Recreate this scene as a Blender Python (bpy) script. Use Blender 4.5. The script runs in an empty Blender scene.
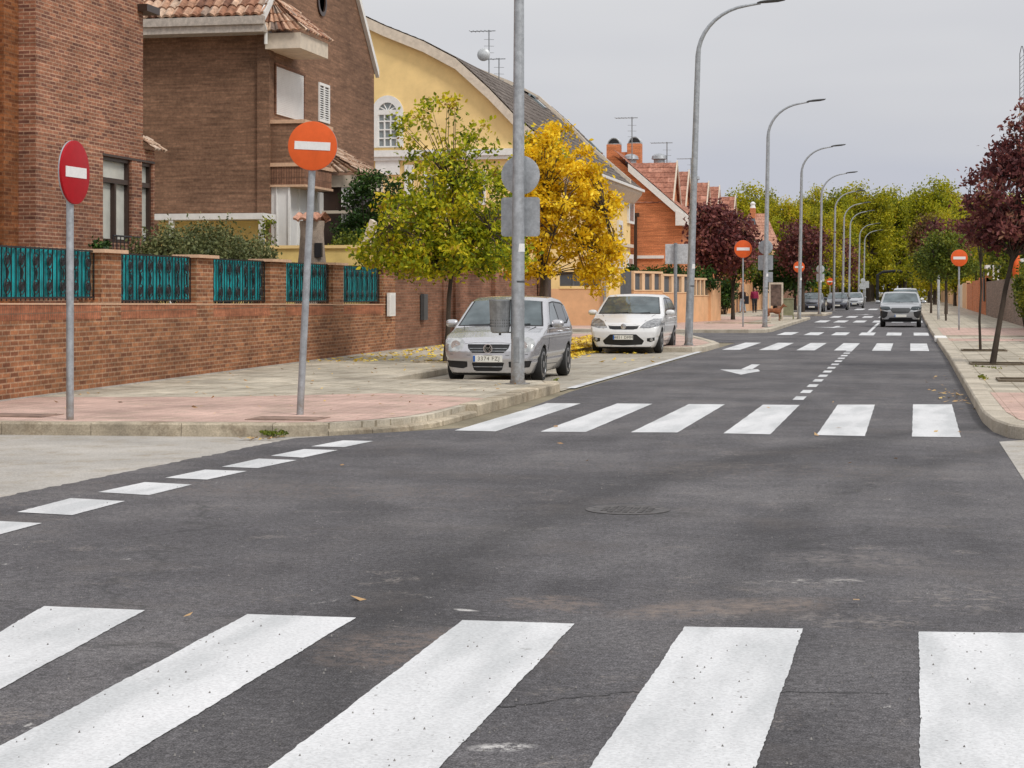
import bpy, math, random
import numpy as np
from mathutils import Vector, Matrix
PI = math.pi
# ------------------------------------------------------------ camera, world, sun, exposure
scn = bpy.context.scene
F_PX, CAM_H, HOR = 1900.0, 1.6, 292.0
YAW = math.atan(399 / F_PX)
cd = bpy.data.cameras.new('camera'); cam = bpy.data.objects.new('camera', cd); scn.collection.objects.link(cam)
cam.location = (0, 0, CAM_H); cam.rotation_euler = (PI / 2, 0, YAW)
cd.sensor_width = 36; cd.lens = F_PX / 1024 * 36; cd.shift_y = -(384 - HOR) / 1024
cd.clip_start = 0.1; cd.clip_end = 4000
scn.camera = cam
w = bpy.data.worlds.new('World'); scn.world = w; w.use_nodes = True
wt = w.node_tree; wt.nodes.clear()
wo = wt.nodes.new('ShaderNodeOutputWorld')
SUN_EL, SUN_AZ = math.radians(48), math.radians(125)      # azimuth clockwise from +Y
sky = wt.nodes.new('ShaderNodeTexSky'); sky.sky_type = 'NISHITA'; sky.sun_disc = False
sky.sun_elevation = SUN_EL; sky.sun_rotation = SUN_AZ
bg1 = wt.nodes.new('ShaderNodeBackground'); wt.links.new(sky.outputs[0], bg1.inputs[0]); bg1.inputs[1].default_value = 0.05
# overcast cloud layer: grey by elevation, softly mottled
tc = wt.nodes.new('ShaderNodeTexCoord'); sp = wt.nodes.new('ShaderNodeSeparateXYZ'); wt.links.new(tc.outputs['Generated'], sp.inputs[0])
mp = wt.nodes.new('ShaderNodeMapping'); mp.inputs['Scale'].default_value = (2.2, 2.2, 11)
wt.links.new(tc.outputs['Generated'], mp.inputs[0])
nz = wt.nodes.new('ShaderNodeTexNoise'); nz.inputs['Scale'].default_value = 1.3; nz.inputs['Detail'].default_value = 3
wt.links.new(mp.outputs[0], nz.inputs[0])
ma = wt.nodes.new('ShaderNodeMath'); ma.operation = 'MULTIPLY_ADD'; ma.inputs[1].default_value = 0.17; ma.inputs[2].default_value = -0.085
wt.links.new(nz.outputs[0], ma.inputs[0])
ad = wt.nodes.new('ShaderNodeMath'); ad.operation = 'ADD'; wt.links.new(sp.outputs[2], ad.inputs[0]); wt.links.new(ma.outputs[0], ad.inputs[1])
rp = wt.nodes.new('ShaderNodeValToRGB'); wt.links.new(ad.outputs[0], rp.inputs[0])
cr = rp.color_ramp; cr.elements[0].position = 0.0; cr.elements[0].color = (.50, .515, .585, 1)
cr.elements[1].position = 1.0; cr.elements[1].color = (.92, .93, .96, 1)
for p, c in ((.055, (.505, .52, .585, 1)), (.10, (.575, .58, .615, 1)), (.16, (.66, .66, .675, 1)), (.4, (.78, .785, .81, 1))):
    e = cr.elements.new(p); e.color = c
bg2 = wt.nodes.new('ShaderNodeBackground'); wt.links.new(rp.outputs[0], bg2.inputs[0]); bg2.inputs[1].default_value = 1.0
mx = wt.nodes.new('ShaderNodeMixShader'); mx.inputs[0].default_value = 0.93
wt.links.new(bg1.outputs[0], mx.inputs[1]); wt.links.new(bg2.outputs[0], mx.inputs[2]); wt.links.new(mx.outputs[0], wo.inputs[0])
sl = bpy.data.lights.new('sun', 'SUN'); sl.energy = 1.7; sl.angle = math.radians(12); sl.color = (1, .965, .91)
so = bpy.data.objects.new('sun', sl); scn.collection.objects.link(so)
sd = Vector((math.sin(SUN_AZ) * math.cos(SUN_EL), math.cos(SUN_AZ) * math.cos(SUN_EL), math.sin(SUN_EL)))
so.rotation_euler = sd.to_track_quat('Z', 'Y').to_euler()
scn.view_settings.view_transform = 'Standard'; scn.view_settings.look = 'None'
scn.view_settings.exposure = 0.15; scn.view_settings.gamma = 1
scn.cycles.max_bounces = 6; scn.cycles.diffuse_bounces = 3; scn.cycles.transparent_max_bounces = 4

# ------------------------------------------------------------ where a line of sight of the photograph meets a plane of the place
SA, CA = math.sin(YAW), math.cos(YAW)
def kx(px): u = (px - 512) / F_PX; return u * CA - SA
def ky(px): u = (px - 512) / F_PX; return u * SA + CA
def gp(px, py, z=0):
    d = F_PX * (CAM_H - z) / (py - HOR); return (d * kx(px), d * ky(px))
def yx(px, X): return X / kx(px) * ky(px)           # y on plane x = X
def xy(px, Y): return Y / ky(px) * kx(px)           # x on plane y = Y
def zx(px, py, X): return CAM_H + (HOR - py) / F_PX * (X / kx(px))
def zy(px, py, Y): return CAM_H + (HOR - py) / F_PX * (Y / ky(px))

# ------------------------------------------------------------ mesh helpers
col = scn.collection
rnd = random.Random(7)
def tag(o, label=None, cat=None, group=None, kind=None):
    if label: o['label'] = label
    if cat: o['category'] = cat
    if group: o['group'] = group
    if kind: o['kind'] = kind
    return o
def thing(name, label, cat, loc=(0, 0, 0), rz=0, group=None):
    o = bpy.data.objects.new(name, None); col.objects.link(o); o.location = loc; o.rotation_euler = (0, 0, rz)
    o.empty_display_size = .2
    return tag(o, label, cat, group)
def clone(o, loc=None, rz=None, label=None, scale=None, parent=None):
    c = o.copy(); col.objects.link(c); c.parent = parent
    if loc is not None: c.location = loc
    if rz is not None: c.rotation_euler = (0, 0, rz)
    if scale is not None: c.scale = scale if hasattr(scale, '__len__') else (scale,) * 3
    if label: c['label'] = label
    for ch in o.children: clone(ch, parent=c)
    return c
class MB:
    def __init__(s): s.v = []; s.f = []; s.uv = None
    def add(s, vs, fs):
        n = len(s.v); s.v += [tuple(map(float, p)) for p in vs]; s.f += [tuple(i + n for i in f) for f in fs]; return s
    def box(s, x0, x1, y0, y1, z0, z1):
        return s.add([(x0, y0, z0), (x1, y0, z0), (x1, y1, z0), (x0, y1, z0), (x0, y0, z1), (x1, y0, z1), (x1, y1, z1), (x0, y1, z1)],
                     [(0, 3, 2, 1), (4, 5, 6, 7), (0, 1, 5, 4), (1, 2, 6, 5), (2, 3, 7, 6), (3, 0, 4, 7)])
    def obox(s, p0, p1, wd, z0, z1):                # box along a plan segment
        d = Vector((p1[0] - p0[0], p1[1] - p0[1])); n = Vector((-d.y, d.x)).normalized() * wd / 2
        q = [(p0[0] - n.x, p0[1] - n.y), (p1[0] - n.x, p1[1] - n.y), (p1[0] + n.x, p1[1] + n.y), (p0[0] + n.x, p0[1] + n.y)]
        return s.prism(q, z0, z1)
    def prism(s, poly, z0, z1):
        if sum(poly[i][0] * poly[(i + 1) % len(poly)][1] - poly[(i + 1) % len(poly)][0] * poly[i][1] for i in range(len(poly))) < 0: poly = poly[::-1]
        n = len(poly)
        return s.add([(x, y, z0) for x, y in poly] + [(x, y, z1) for x, y in poly],
                     [tuple(range(n))[::-1], tuple(range(n, 2 * n))] + [(i, (i + 1) % n, n + (i + 1) % n, n + i) for i in range(n)])
    def xprism(s, poly, x0, x1):                    # poly in (y,z), extruded along x
        n = len(poly)
        return s.add([(x0, y, z) for y, z in poly] + [(x1, y, z) for y, z in poly],
                     [tuple(range(n))[::-1], tuple(range(n, 2 * n))] + [(i, (i + 1) % n, n + (i + 1) % n, n + i) for i in range(n)])
    def yprism(s, poly, y0, y1):                    # poly in (x,z), extruded along y
        n = len(poly)
        return s.add([(x, y0, z) for x, z in poly] + [(x, y1, z) for x, z in poly],
                     [tuple(range(n)), tuple(range(n, 2 * n))[::-1]] + [((i + 1) % n, i, n + i, n + (i + 1) % n) for i in range(n)])
    def tube(s, pts, rad, n=10, caps=True):
        pts = [Vector(p) for p in pts]; m = len(pts)
        rad = rad if hasattr(rad, '__len__') else [rad] * m
        vs = []; up = None
        for i, p in enumerate(pts):
            t = (pts[min(i + 1, m - 1)] - pts[max(i - 1, 0)]).normalized()
            if up is None: up = t.orthogonal().normalized()
            up = (up - t * up.dot(t)).normalized(); b = t.cross(up)
            vs += [p + (up * math.cos(2 * PI * k / n) + b * math.sin(2 * PI * k / n)) * rad[i] for k in range(n)]
        fs = [(i * n + k, i * n + (k + 1) % n, (i + 1) * n + (k + 1) % n, (i + 1) * n + k) for i in range(m - 1) for k in range(n)]
        if caps: fs += [tuple(range(n))[::-1], tuple(range((m - 1) * n, m * n))]
        return s.add(vs, fs)
    def lathe(s, prof, c=(0, 0, 0), n=24, axis='z'):
        vs = []
        for r, h in prof:
            for k in range(n):
                a = 2 * PI * k / n; x, y = r * math.cos(a), r * math.sin(a)
                p = {'z': (x, y, h), 'y': (x, h, -y), 'x': (h, x, y)}[axis]
                vs.append((c[0] + p[0], c[1] + p[1], c[2] + p[2]))
        m = len(prof)
        fs = [(i * n + k, i * n + (k + 1) % n, (i + 1) * n + (k + 1) % n, (i + 1) * n + k) for i in range(m - 1) for k in range(n)]
        fs += [tuple(range(n))[::-1], tuple(range((m - 1) * n, m * n))]
        return s.add(vs, fs)
    def build(s, name, mat, parent=None, smooth=False, bevel=0):
        me = bpy.data.meshes.new(name); me.from_pydata(s.v, [], s.f); me.update()
        if s.uv is not None:
            l = me.uv_layers.new(name='uv')
            ar = np.array([s.uv[i] for f in s.f for i in f], dtype=np.float32).ravel(); l.data.foreach_set('uv', ar)
        me.materials.append(mat)
        if smooth: me.polygons.foreach_set('use_smooth', [True] * len(me.polygons)); me.set_sharp_from_angle(angle=math.radians(38))
        o = bpy.data.objects.new(name, me); col.objects.link(o)
        if parent: o.parent = parent
        if bevel:
            b = o.modifiers.new('edge', 'BEVEL'); b.width = bevel; b.segments = 2; b.limit_method = 'ANGLE'
        return o
def np_mesh(name, V, Fq, mat, parent=None, smooth=False, attr=None):
    """mesh from numpy arrays, faces all with the same number of corners"""
    me = bpy.data.meshes.new(name); n, k = Fq.shape
    me.vertices.add(len(V)); me.vertices.foreach_set('co', V.astype(np.float32).ravel())
    me.loops.add(n * k); me.loops.foreach_set('vertex_index', Fq.astype(np.int32).ravel())
    me.polygons.add(n); me.polygons.foreach_set('loop_start', np.arange(0, n * k, k, dtype=np.int32))
    me.polygons.foreach_set('use_smooth', np.full(n, smooth))
    me.update(calc_edges=True)
    if attr is not None:
        a = me.attributes.new('tint', 'FLOAT', 'FACE'); a.data.foreach_set('value', attr.astype(np.float32))
    me.materials.append(mat)
    o = bpy.data.objects.new(name, me); col.objects.link(o)
    if parent: o.parent = parent
    return o

# ------------------------------------------------------------ materials
class NT:
    def __init__(s, name):
        s.m = bpy.data.materials.new(name); s.m.use_nodes = True; s.t = s.m.node_tree
        s.p = s.t.nodes['Principled BSDF']; s.out = s.t.nodes['Material Output']
    def n(s, typ, **kw):
        nd = s.t.nodes.new('ShaderNode' + typ)
        for k, v in kw.items():
            if k.startswith('i_'):
                key = k[2:].replace('_', ' '); nd.inputs[int(key) if key.isdigit() else key].default_value = v
            else: setattr(nd, k, v)
        return nd
    def l(s, a, b): s.t.links.new(a, b)
    def pos(s):
        return s.n('NewGeometry').outputs['Position']
    def noise(s, scale, detail=4, rough=.55, vec=None):
        nd = s.n('TexNoise'); nd.inputs['Scale'].default_value = scale; nd.inputs['Detail'].default_value = detail; nd.inputs['Roughness'].default_value = rough
        s.l(vec if vec is not None else s.pos(), nd.inputs['Vector']); return nd.outputs['Fac']
    def ramp(s, fac, stops):
        nd = s.n('ValToRGB'); s.l(fac, nd.inputs[0]); r = nd.color_ramp
        r.elements[0].position, r.elements[0].color = stops[0][0], c4(stops[0][1])
        r.elements[1].position, r.elements[1].color = stops[-1][0], c4(stops[-1][1])
        for p, c in stops[1:-1]: e = r.elements.new(p); e.color = c4(c)
        return nd.outputs[0]
    def mix(s, fac, a, b, mode='MIX'):
        nd = s.n('MixRGB', blend_type=mode)
        for i, x in ((0, fac), (1, a), (2, b)):
            if isinstance(x, (int, float)): nd.inputs[i].default_value = x
            elif isinstance(x, tuple): nd.inputs[i].default_value = c4(x)
            else: s.l(x, nd.inputs[i])
        return nd.outputs[0]
    def bump(s, h, strength=.3, dist=.01):
        b = s.n('Bump'); b.inputs['Strength'].default_value = strength; b.inputs['Distance'].default_value = dist
        s.l(h, b.inputs['Height']); s.l(b.outputs[0], s.p.inputs['Normal'])
    def base(s, c):
        if isinstance(c, tuple): s.p.inputs['Base Color'].default_value = c4(c)
        else: s.l(c, s.p.inputs['Base Color'])
    def set(s, rough=.6, metal=0, spec=.5, coat=0):
        s.p.inputs['Roughness'].default_value = rough; s.p.inputs['Metallic'].default_value = metal
        s.p.inputs['Specular IOR Level'].default_value = spec; s.p.inputs['Coat Weight'].default_value = coat; return s.m
    def wallvec(s, jitter=0):
        """brick coordinates: (run along the wall, height) on any upright face"""
        g = s.n('NewGeometry'); sp_ = s.n('SeparateXYZ'); s.l(g.outputs['Position'], sp_.inputs[0])
        sn = s.n('SeparateXYZ'); s.l(g.outputs['True Normal'], sn.inputs[0])
        ax = s.n('Math', operation='ABSOLUTE'); s.l(sn.outputs[0], ax.inputs[0])
        ay = s.n('Math', operation='ABSOLUTE'); s.l(sn.outputs[1], ay.inputs[0])
        gt = s.n('Math', operation='GREATER_THAN'); s.l(ax.outputs[0], gt.inputs[0]); s.l(ay.outputs[0], gt.inputs[1])
        m = s.n('Mix'); s.l(gt.outputs[0], m.inputs[0]); s.l(sp_.outputs[0], m.inputs[2]); s.l(sp_.outputs[1], m.inputs[3])
        c = s.n('CombineXYZ'); s.l(m.outputs[0], c.inputs[0]); s.l(sp_.outputs[2], c.inputs[1]); return c.outputs[0]
def c4(c): return (c[0], c[1], c[2], 1)
def mul(c, k): return tuple(x * k for x in c)
def plain(name, c, rough=.6, metal=0, var=.12, scale=6, spec=.5, bump=0, coat=0):
    s = NT(name); f = s.noise(scale, 6, .65); s.base(s.ramp(f, [(.36, mul(c, 1 - var)), (.64, mul(c, 1 + var))]))
    if bump: s.bump(s.noise(scale * 12), bump, .004)
    return s.set(rough, metal, spec, coat)
def brick(name, c1, c2, mortar, bw=.25, rh=.072, ms=.011, stain=.35, soldier=False, big=.6):
    s = NT(name); v = s.wallvec()
    if soldier: bw, rh = .072, .26
    b = s.n('TexBrick'); s.l(v, b.inputs['Vector'])
    b.inputs['Color1'].default_value = c4(c1); b.inputs['Color2'].default_value = c4(c2); b.inputs['Mortar'].default_value = c4(mortar)
    b.inputs['Scale'].default_value = 1; b.inputs['Mortar Size'].default_value = ms; b.inputs['Mortar Smooth'].default_value = .2
    b.inputs['Brick Width'].default_value = bw; b.inputs['Row Height'].default_value = rh; b.inputs['Bias'].default_value = -.1
    if soldier: b.offset = 0
    cl = s.ramp(s.noise(big, 6, .65), [(.34, (1 - stain,) * 3), (.66, (1 + stain * .6,) * 3)])
    c = s.mix(1, b.outputs[0], cl, 'MULTIPLY')
    # streaky row-wise variation between courses
    mpn = s.n('Mapping'); mpn.inputs['Scale'].default_value = (.9, .9, 13); s.l(s.pos(), mpn.inputs[0])
    c = s.mix(1, c, s.ramp(s.noise(1, 3, .6, mpn.outputs[0]), [(.36, (.78,) * 3), (.64, (1.2,) * 3)]), 'MULTIPLY')
    c = s.mix(1, c, s.ramp(s.noise(14, 4, .8), [(.38, (.80,) * 3), (.62, (1.2,) * 3)]), 'MULTIPLY')
    s.base(c); s.bump(b.outputs['Fac'], -.5, .01); return s.set(.85, spec=.25)
def leafmat(name, stops, trans=.35, hv=.007):
    s = NT(name); a = s.n('Attribute', attribute_name='tint'); c = s.ramp(a.outputs['Fac'], stops)
    oi = s.n('ObjectInfo'); hs = s.n('HueSaturation'); s.l(c, hs.inputs['Color'])
    mr = s.n('MapRange'); s.l(oi.outputs['Random'], mr.inputs[0]); mr.inputs[3].default_value = .5 - hv; mr.inputs[4].default_value = .5 + hv; s.l(mr.outputs[0], hs.inputs['Hue'])
    mv = s.n('MapRange'); s.l(oi.outputs['Random'], mv.inputs[0]); mv.inputs[3].default_value = 1.12; mv.inputs[4].default_value = .82; s.l(mv.outputs[0], hs.inputs['Value'])
    s.base(hs.outputs[0]); s.set(.55, spec=.3)
    tr = s.n('BsdfTranslucent'); s.l(hs.outputs[0], tr.inputs[0]); mxs = s.n('MixShader'); mxs.inputs[0].default_value = trans
    s.l(s.p.outputs[0], mxs.inputs[1]); s.l(tr.outputs[0], mxs.inputs[2]); s.l(mxs.outputs[0], s.out.inputs[0]); return s.m

def asphalt():
    s = NT('asphalt')
    c = s.ramp(s.noise(.45, 6, .62), [(.36, (.078, .074, .078)), (.5, (.102, .097, .101)), (.64, (.132, .125, .127))])
    mpn = s.n('Mapping'); mpn.inputs['Scale'].default_value = (1.3, .25, 1); mpn.inputs['Rotation'].default_value = (0, 0, -.10); s.l(s.pos(), mpn.inputs[0])
    c = s.mix(1, c, s.ramp(s.noise(1.0, 6, .65, mpn.outputs[0]), [(.35, (.86,) * 3), (.5, (1,) * 3), (.65, (1.13, 1.12, 1.10))]), 'MULTIPLY')
    c = s.mix(1, c, s.ramp(s.noise(3.5, 7, .75), [(.36, (.86,) * 3), (.5, (1,) * 3), (.64, (1.15,) * 3)]), 'MULTIPLY')
    # tyre darkened turning lane: rubber laid along two arcs round the junction
    g = s.pos(); wob = s.n('TexNoise'); wob.inputs['Scale'].default_value = .8; wob.inputs['Detail'].default_value = 4; s.l(g, wob.inputs['Vector'])
    ws = s.n('VectorMath', operation='SCALE'); s.l(wob.outputs['Color'], ws.inputs[0]); ws.inputs['Scale'].default_value = .5
    wa = s.n('VectorMath', operation='ADD'); s.l(g, wa.inputs[0]); s.l(ws.outputs[0], wa.inputs[1])
    ws2 = s.n('VectorMath', operation='MULTIPLY_ADD'); s.l(wob.outputs['Color'], ws2.inputs[0]); ws2.inputs[1].default_value = (.5, .5, 0); s.l(g, ws2.inputs[2]); wa2 = ws2.outputs[0]
    for (cx, cy, rr, wd, k) in ARCS:
        d = s.n('VectorMath', operation='DISTANCE'); s.l(wa.outputs[0], d.inputs[0]); d.inputs[1].default_value = (cx, cy, 0)
        m = s.n('Math', operation='SUBTRACT'); s.l(d.outputs['Value'], m.inputs[0]); m.inputs[1].default_value = rr
        ab = s.n('Math', operation='ABSOLUTE'); s.l(m.outputs[0], ab.inputs[0])
        c = s.mix(1, c, s.ramp(ab.outputs[0], [(0, (k,) * 3), (wd, (1,) * 3)]), 'MULTIPLY')
    # aggregate, coarse and fine
    c = s.mix(1, c, s.ramp(s.noise(26, 4, .85), [(.38, (.64,) * 3), (.5, (1,) * 3), (.62, (1.45,) * 3)]), 'MULTIPLY')
    c = s.mix(1, c, s.ramp(s.noise(110, 2, .8), [(.38, (.5,) * 3), (.5, (1,) * 3), (.64, (1.75,) * 3)]), 'MULTIPLY')
    # brown dirt, pale scuffs, mortar crumbs
    c = s.mix(s.ramp(s.noise(.7, 7, .7), [(.54, (0, 0, 0)), (.68, (.3, .3, .3))]), c, (.155, .132, .118))
    sc = s.ramp(s.noise(1.3, 9, .78), [(.58, (0, 0, 0)), (.66, (1, 1, 1))])
    sg = s.ramp(s.noise(34, 4, .85), [(.46, (0, 0, 0)), (.62, (.9, .9, .9))])
    c = s.mix(s.mix(1, sc, sg, 'MULTIPLY'), c, (.33, .29, .26))
    mp3 = s.n('Mapping'); mp3.inputs['Scale'].default_value = (1, .5, 1); s.l(g, mp3.inputs[0])
    wh = s.ramp(s.noise(4.2, 8, .8, mp3.outputs[0]), [(.64, (0, 0, 0)), (.69, (.8, .8, .8))])
    c = s.mix(wh, c, (.50, .48, .46))
    for (cx, cy, rx, ry, rot, cc, lo, hi) in SPOTS:
        mpp = s.n('Mapping', vector_type='TEXTURE'); mpp.inputs['Location'].default_value = (cx, cy, 0); mpp.inputs['Rotation'].default_value = (0, 0, rot); mpp.inputs['Scale'].default_value = (rx, ry, 1); s.l(wa2, mpp.inputs[0])
        gr = s.n('TexGradient', gradient_type='SPHERICAL'); s.l(mpp.outputs[0], gr.inputs[0])
        mk = s.mix(1, s.ramp(gr.outputs['Fac'], [(.0, (0, 0, 0)), (.5, (1, 1, 1))]), s.ramp(s.noise(9, 8, .8), [(lo, (0, 0, 0)), (hi, (.85, .85, .85))]), 'MULTIPLY')
        c = s.mix(mk, c, cc)
    vo = s.n('TexVoronoi', feature='DISTANCE_TO_EDGE'); vo.inputs['Scale'].default_value = .17
    wv = s.n('VectorMath', operation='ADD'); nn = s.n('TexNoise'); nn.inputs['Scale'].default_value = 1.5; nn.inputs['Detail'].default_value = 5
    s.l(g, nn.inputs['Vector']); s.l(g, wv.inputs[0]); s.l(nn.outputs['Color'], wv.inputs[1]); s.l(wv.outputs[0], vo.inputs['Vector'])
    cm = s.mix(1, s.ramp(vo.outputs[0], [(.0, (.7, .7, .7)), (.006, (0, 0, 0))]), s.ramp(s.noise(.3, 2), [(.5, (0, 0, 0)), (.56, (.8, .8, .8))]), 'MULTIPLY')
    c = s.mix(cm, c, (.045, .045, .045))
    s.base(c); s.bump(s.noise(120, 3, .7), .7, .008); return s.set(.82, spec=.3)
SPOTS = [(-0.7, 9.91, 0.75, 0.28, 0.55, (0.25, 0.2, 0.17), 0.42, 0.6), (-0.35, 10.91, 0.4, 0.12, 0.3, (0.5, 0.47, 0.44), 0.5, 0.62), (-1.54, 9.86, 0.3, 0.3, 0, (0.24, 0.19, 0.16), 0.45, 0.6), (-1.85, 8.49, 0.6, 0.6, 0, (0.2, 0.155, 0.13), 0.45, 0.6), (-1.15, 6.81, 0.14, 0.07, 0.2, (0.62, 0.6, 0.58), 0.45, 0.52), (-0.56, 7.69, 0.35, 0.45, 0, (0.24, 0.19, 0.17), 0.47, 0.6), (0.01, 9.67, 0.5, 0.3, 0, (0.27, 0.24, 0.22), 0.5, 0.62), (0.01, 11.79, 0.6, 0.5, 0, (0.2, 0.18, 0.17), 0.45, 0.6), (-1.96, 9.49, 0.1, 0.05, 0, (0.6, 0.58, 0.56), 0.42, 0.5), (0.5, 10.39, 0.5, 0.5, 0, (0.28, 0.25, 0.23), 0.52, 0.62), (-1.56, 7.67, 0.5, 0.35, 0, (0.055, 0.052, 0.052), 0.45, 0.6), (-1.75, 13.95, 0.7, 0.7, 0, (0.06, 0.057, 0.057), 0.45, 0.62), (-4.58, 14.92, 2.5, 0.8, 0, (0.17, 0.14, 0.125), 0.48, 0.64), (-1.08, 17.42, 2.5, 1.0, 0, (0.16, 0.135, 0.12), 0.5, 0.64)]
ARCS = [(19.20, 11.76, 21.61, .55, .66), (19.20, 11.76, 19.91, .45, .80), (-14.5, 8.0, 12.2, .5, .85)]
def roadpaint():
    s = NT('road_paint')
    mpn = s.n('Mapping'); mpn.inputs['Scale'].default_value = (2.2, .45, 1); s.l(s.pos(), mpn.inputs[0])
    c = s.ramp(s.noise(1.4, 4, .5, mpn.outputs[0]), [(.38, (.55, .56, .565)), (.47, (.62, .625, .63)), (.53, (.67, .675, .68)), (.7, (.73, .73, .735))])
    c = s.mix(1, c, s.ramp(s.noise(60, 3, .7), [(.38, (.84,) * 3), (.6, (1.03,) * 3)]), 'MULTIPLY')
    dots = s.n('TexVoronoi'); dots.inputs['Scale'].default_value = 11; s.l(s.pos(), dots.inputs['Vector'])
    c = s.mix(s.mix(1, s.ramp(dots.outputs['Distance'], [(.06, (1, 1, 1)), (.09, (0, 0, 0))]), s.ramp(s.noise(.9, 3), [(.46, (0, 0, 0)), (.58, (1, 1, 1))]), 'MULTIPLY'), c, (.17, .15, .14))
    d2 = s.n('TexVoronoi'); d2.inputs['Scale'].default_value = 38; s.l(s.pos(), d2.inputs['Vector'])
    c = s.mix(s.ramp(d2.outputs['Distance'], [(.08, (.8, .8, .8)), (.13, (0, 0, 0))]), c, (.35, .33, .31))
    wear = s.ramp(s.noise(5, 9, .8), [(.625, (0, 0, 0)), (.68, (.8, .8, .8))])
    c = s.mix(wear, c, (.2, .19, .18)); s.base(c); s.bump(s.noise(140, 2), .25, .004); return s.set(.65, spec=.3)
def concrete(name, c, stain=.2, slab=None, dirt=(.30, .25, .18)):
    s = NT(name)
    k = s.ramp(s.noise(.8, 7, .65), [(.34, mul(c, 1 - stain)), (.5, c), (.66, mul(c, 1 + stain))])
    k = s.mix(s.ramp(s.noise(2.1, 8, .75), [(.50, (0, 0, 0)), (.66, (.65, .65, .65))]), k, dirt)
    k = s.mix(1, k, s.ramp(s.noise(45, 4, .85), [(.36, (.76,) * 3), (.64, (1.22,) * 3)]), 'MULTIPLY')
    if slab:
        b = s.n('TexBrick'); s.l(s.pos(), b.inputs['Vector']); b.inputs['Scale'].default_value = 1; b.inputs['Color1'].default_value = (1.07,) * 3 + (1,); b.inputs['Color2'].default_value = (.90, .90, .90, 1)
        b.inputs['Mortar'].default_value = (.58, .55, .50, 1); b.inputs['Mortar Size'].default_value = slab[2]; b.inputs['Brick Width'].default_value = slab[0]; b.inputs['Row Height'].default_value = slab[1]
        b.offset = 0 if len(slab) > 3 else .5
        k = s.mix(1, k, b.outputs[0], 'MULTIPLY')
    s.base(k); s.bump(s.noise(60, 4, .7), .35, .006); return s.set(.85, spec=.25)
def tilemat(name, stops):
    s = NT(name); uv = s.n('UVMap', uv_map='uv'); fl = s.n('VectorMath', operation='FLOOR'); s.l(uv.outputs[0], fl.inputs[0])
    wn = s.n('TexWhiteNoise', noise_dimensions='2D'); s.l(fl.outputs[0], wn.inputs['Vector'])
    c = s.ramp(wn.outputs['Value'], stops)
    c = s.mix(1, c, s.ramp(s.noise(6, 7, .8), [(.36, (.5,) * 3), (.64, (1.35,) * 3)]), 'MULTIPLY')
    s.base(c); return s.set(.85, spec=.25)
def metal(name, c, rough=.45, metallic=.6, streak=.12):
    s = NT(name); mpn = s.n('Mapping'); mpn.inputs['Scale'].default_value = (12, 12, 1.1); s.l(s.n('TexCoord').outputs['Object'], mpn.inputs[0])
    k = s.ramp(s.noise(1, 5, .6, mpn.outputs[0]), [(.3, mul(c, 1 - streak)), (.7, mul(c, 1 + streak))])
    k = s.mix(1, k, s.ramp(s.noise(9, 6, .75, s.n('TexCoord').outputs['Object']), [(.38, (.78,) * 3), (.62, (1.12,) * 3)]), 'MULTIPLY')
    sz = s.n('SeparateXYZ'); s.l(s.pos(), sz.inputs[0])
    k = s.mix(s.mix(1, s.ramp(sz.outputs[2], [(.18, (.8, .8, .8)), (.55, (0, 0, 0))]), s.ramp(s.noise(9, 6, .75), [(.40, (0, 0, 0)), (.6, (1, 1, 1))]), 'MULTIPLY'), k, (.24, .19, .14))
    s.base(k); return s.set(rough, metallic)
def carpaint(name, c, metallic=.5, rough=.32):
    s = NT(name); s.base(s.ramp(s.noise(9, 5, .6, s.n('TexCoord').outputs['Object']), [(.3, mul(c, .95)), (.7, mul(c, 1.04))])); s.set(rough, metallic, .5, .7); s.p.inputs['Coat Roughness'].default_value = .06; return s.m

M = {}
M['asphalt'] = asphalt(); M['paint'] = roadpaint()
M['ground'] = concrete('dry_earth', (.22, .19, .13), .3)
M['conc'] = concrete('grey_beige_concrete', (.41, .385, .35), .16)
M['bay'] = concrete('parking_bay_concrete', (.40, .365, .305), .22, (.8, 1.2, .012))
M['pave'] = concrete('beige_paving', (.48, .43, .345), .32, (.4, .4, .010, 0), (.20, .165, .11))
M['pink'] = concrete('pink_tile_paving', (.54, .375, .315), .22, (.2, .2, .004, 0), (.36, .29, .22))
M['kerb'] = concrete('kerb_stone', (.50, .445, .36), .22)
M['kerbold'] = concrete('old_kerb_stone', (.42, .36, .27), .5, None, (.13, .085, .045))
M['soil'] = concrete('soil', (.14, .11, .075), .4)
M['brick_fence'] = brick('fence_brick', (.35, .148, .068), (.17, .064, .034), (.36, .225, .14), stain=.3)
M['brick_fence2'] = brick('garage_wall_brick', (.27, .125, .075), (.19, .085, .05), (.25, .155, .105), stain=.3)
M['brick_grey'] = brick('grey_brown_brick', (.27, .19, .15), (.19, .13, .105), (.29, .235, .20), stain=.2)
M['brick_cap'] = brick('soldier_brick', (.42, .15, .075), (.32, .11, .055), (.24, .13, .08), soldier=True)
M['brick_a'] = brick('mottled_red_brick', (.36, .15, .085), (.145, .06, .045), (.43, .27, .18), stain=.35)
M['brick_a2'] = brick('deep_orange_brick', (.34, .125, .045), (.14, .045, .02), (.27, .125, .06), stain=.35)
M['brick_b'] = brick('brown_brick', (.27, .150, .092), (.185, .100, .062), (.21, .125, .08), stain=.28, big=.4)
M['brick_b2'] = brick('brown_soldier_brick', (.30, .155, .095), (.21, .105, .066), (.14, .075, .05), soldier=True)
M['brick_c'] = brick('orange_brick', (.66, .24, .10), (.58, .20, .085), (.50, .20, .10), stain=.15)
M['stone_cap'] = plain('terracotta_coping', (.62, .40, .26), .8, scale=9)
M['yellow'] = plain('yellow_render', (.87, .63, .28), .85, var=.07, scale=1.2)
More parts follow.
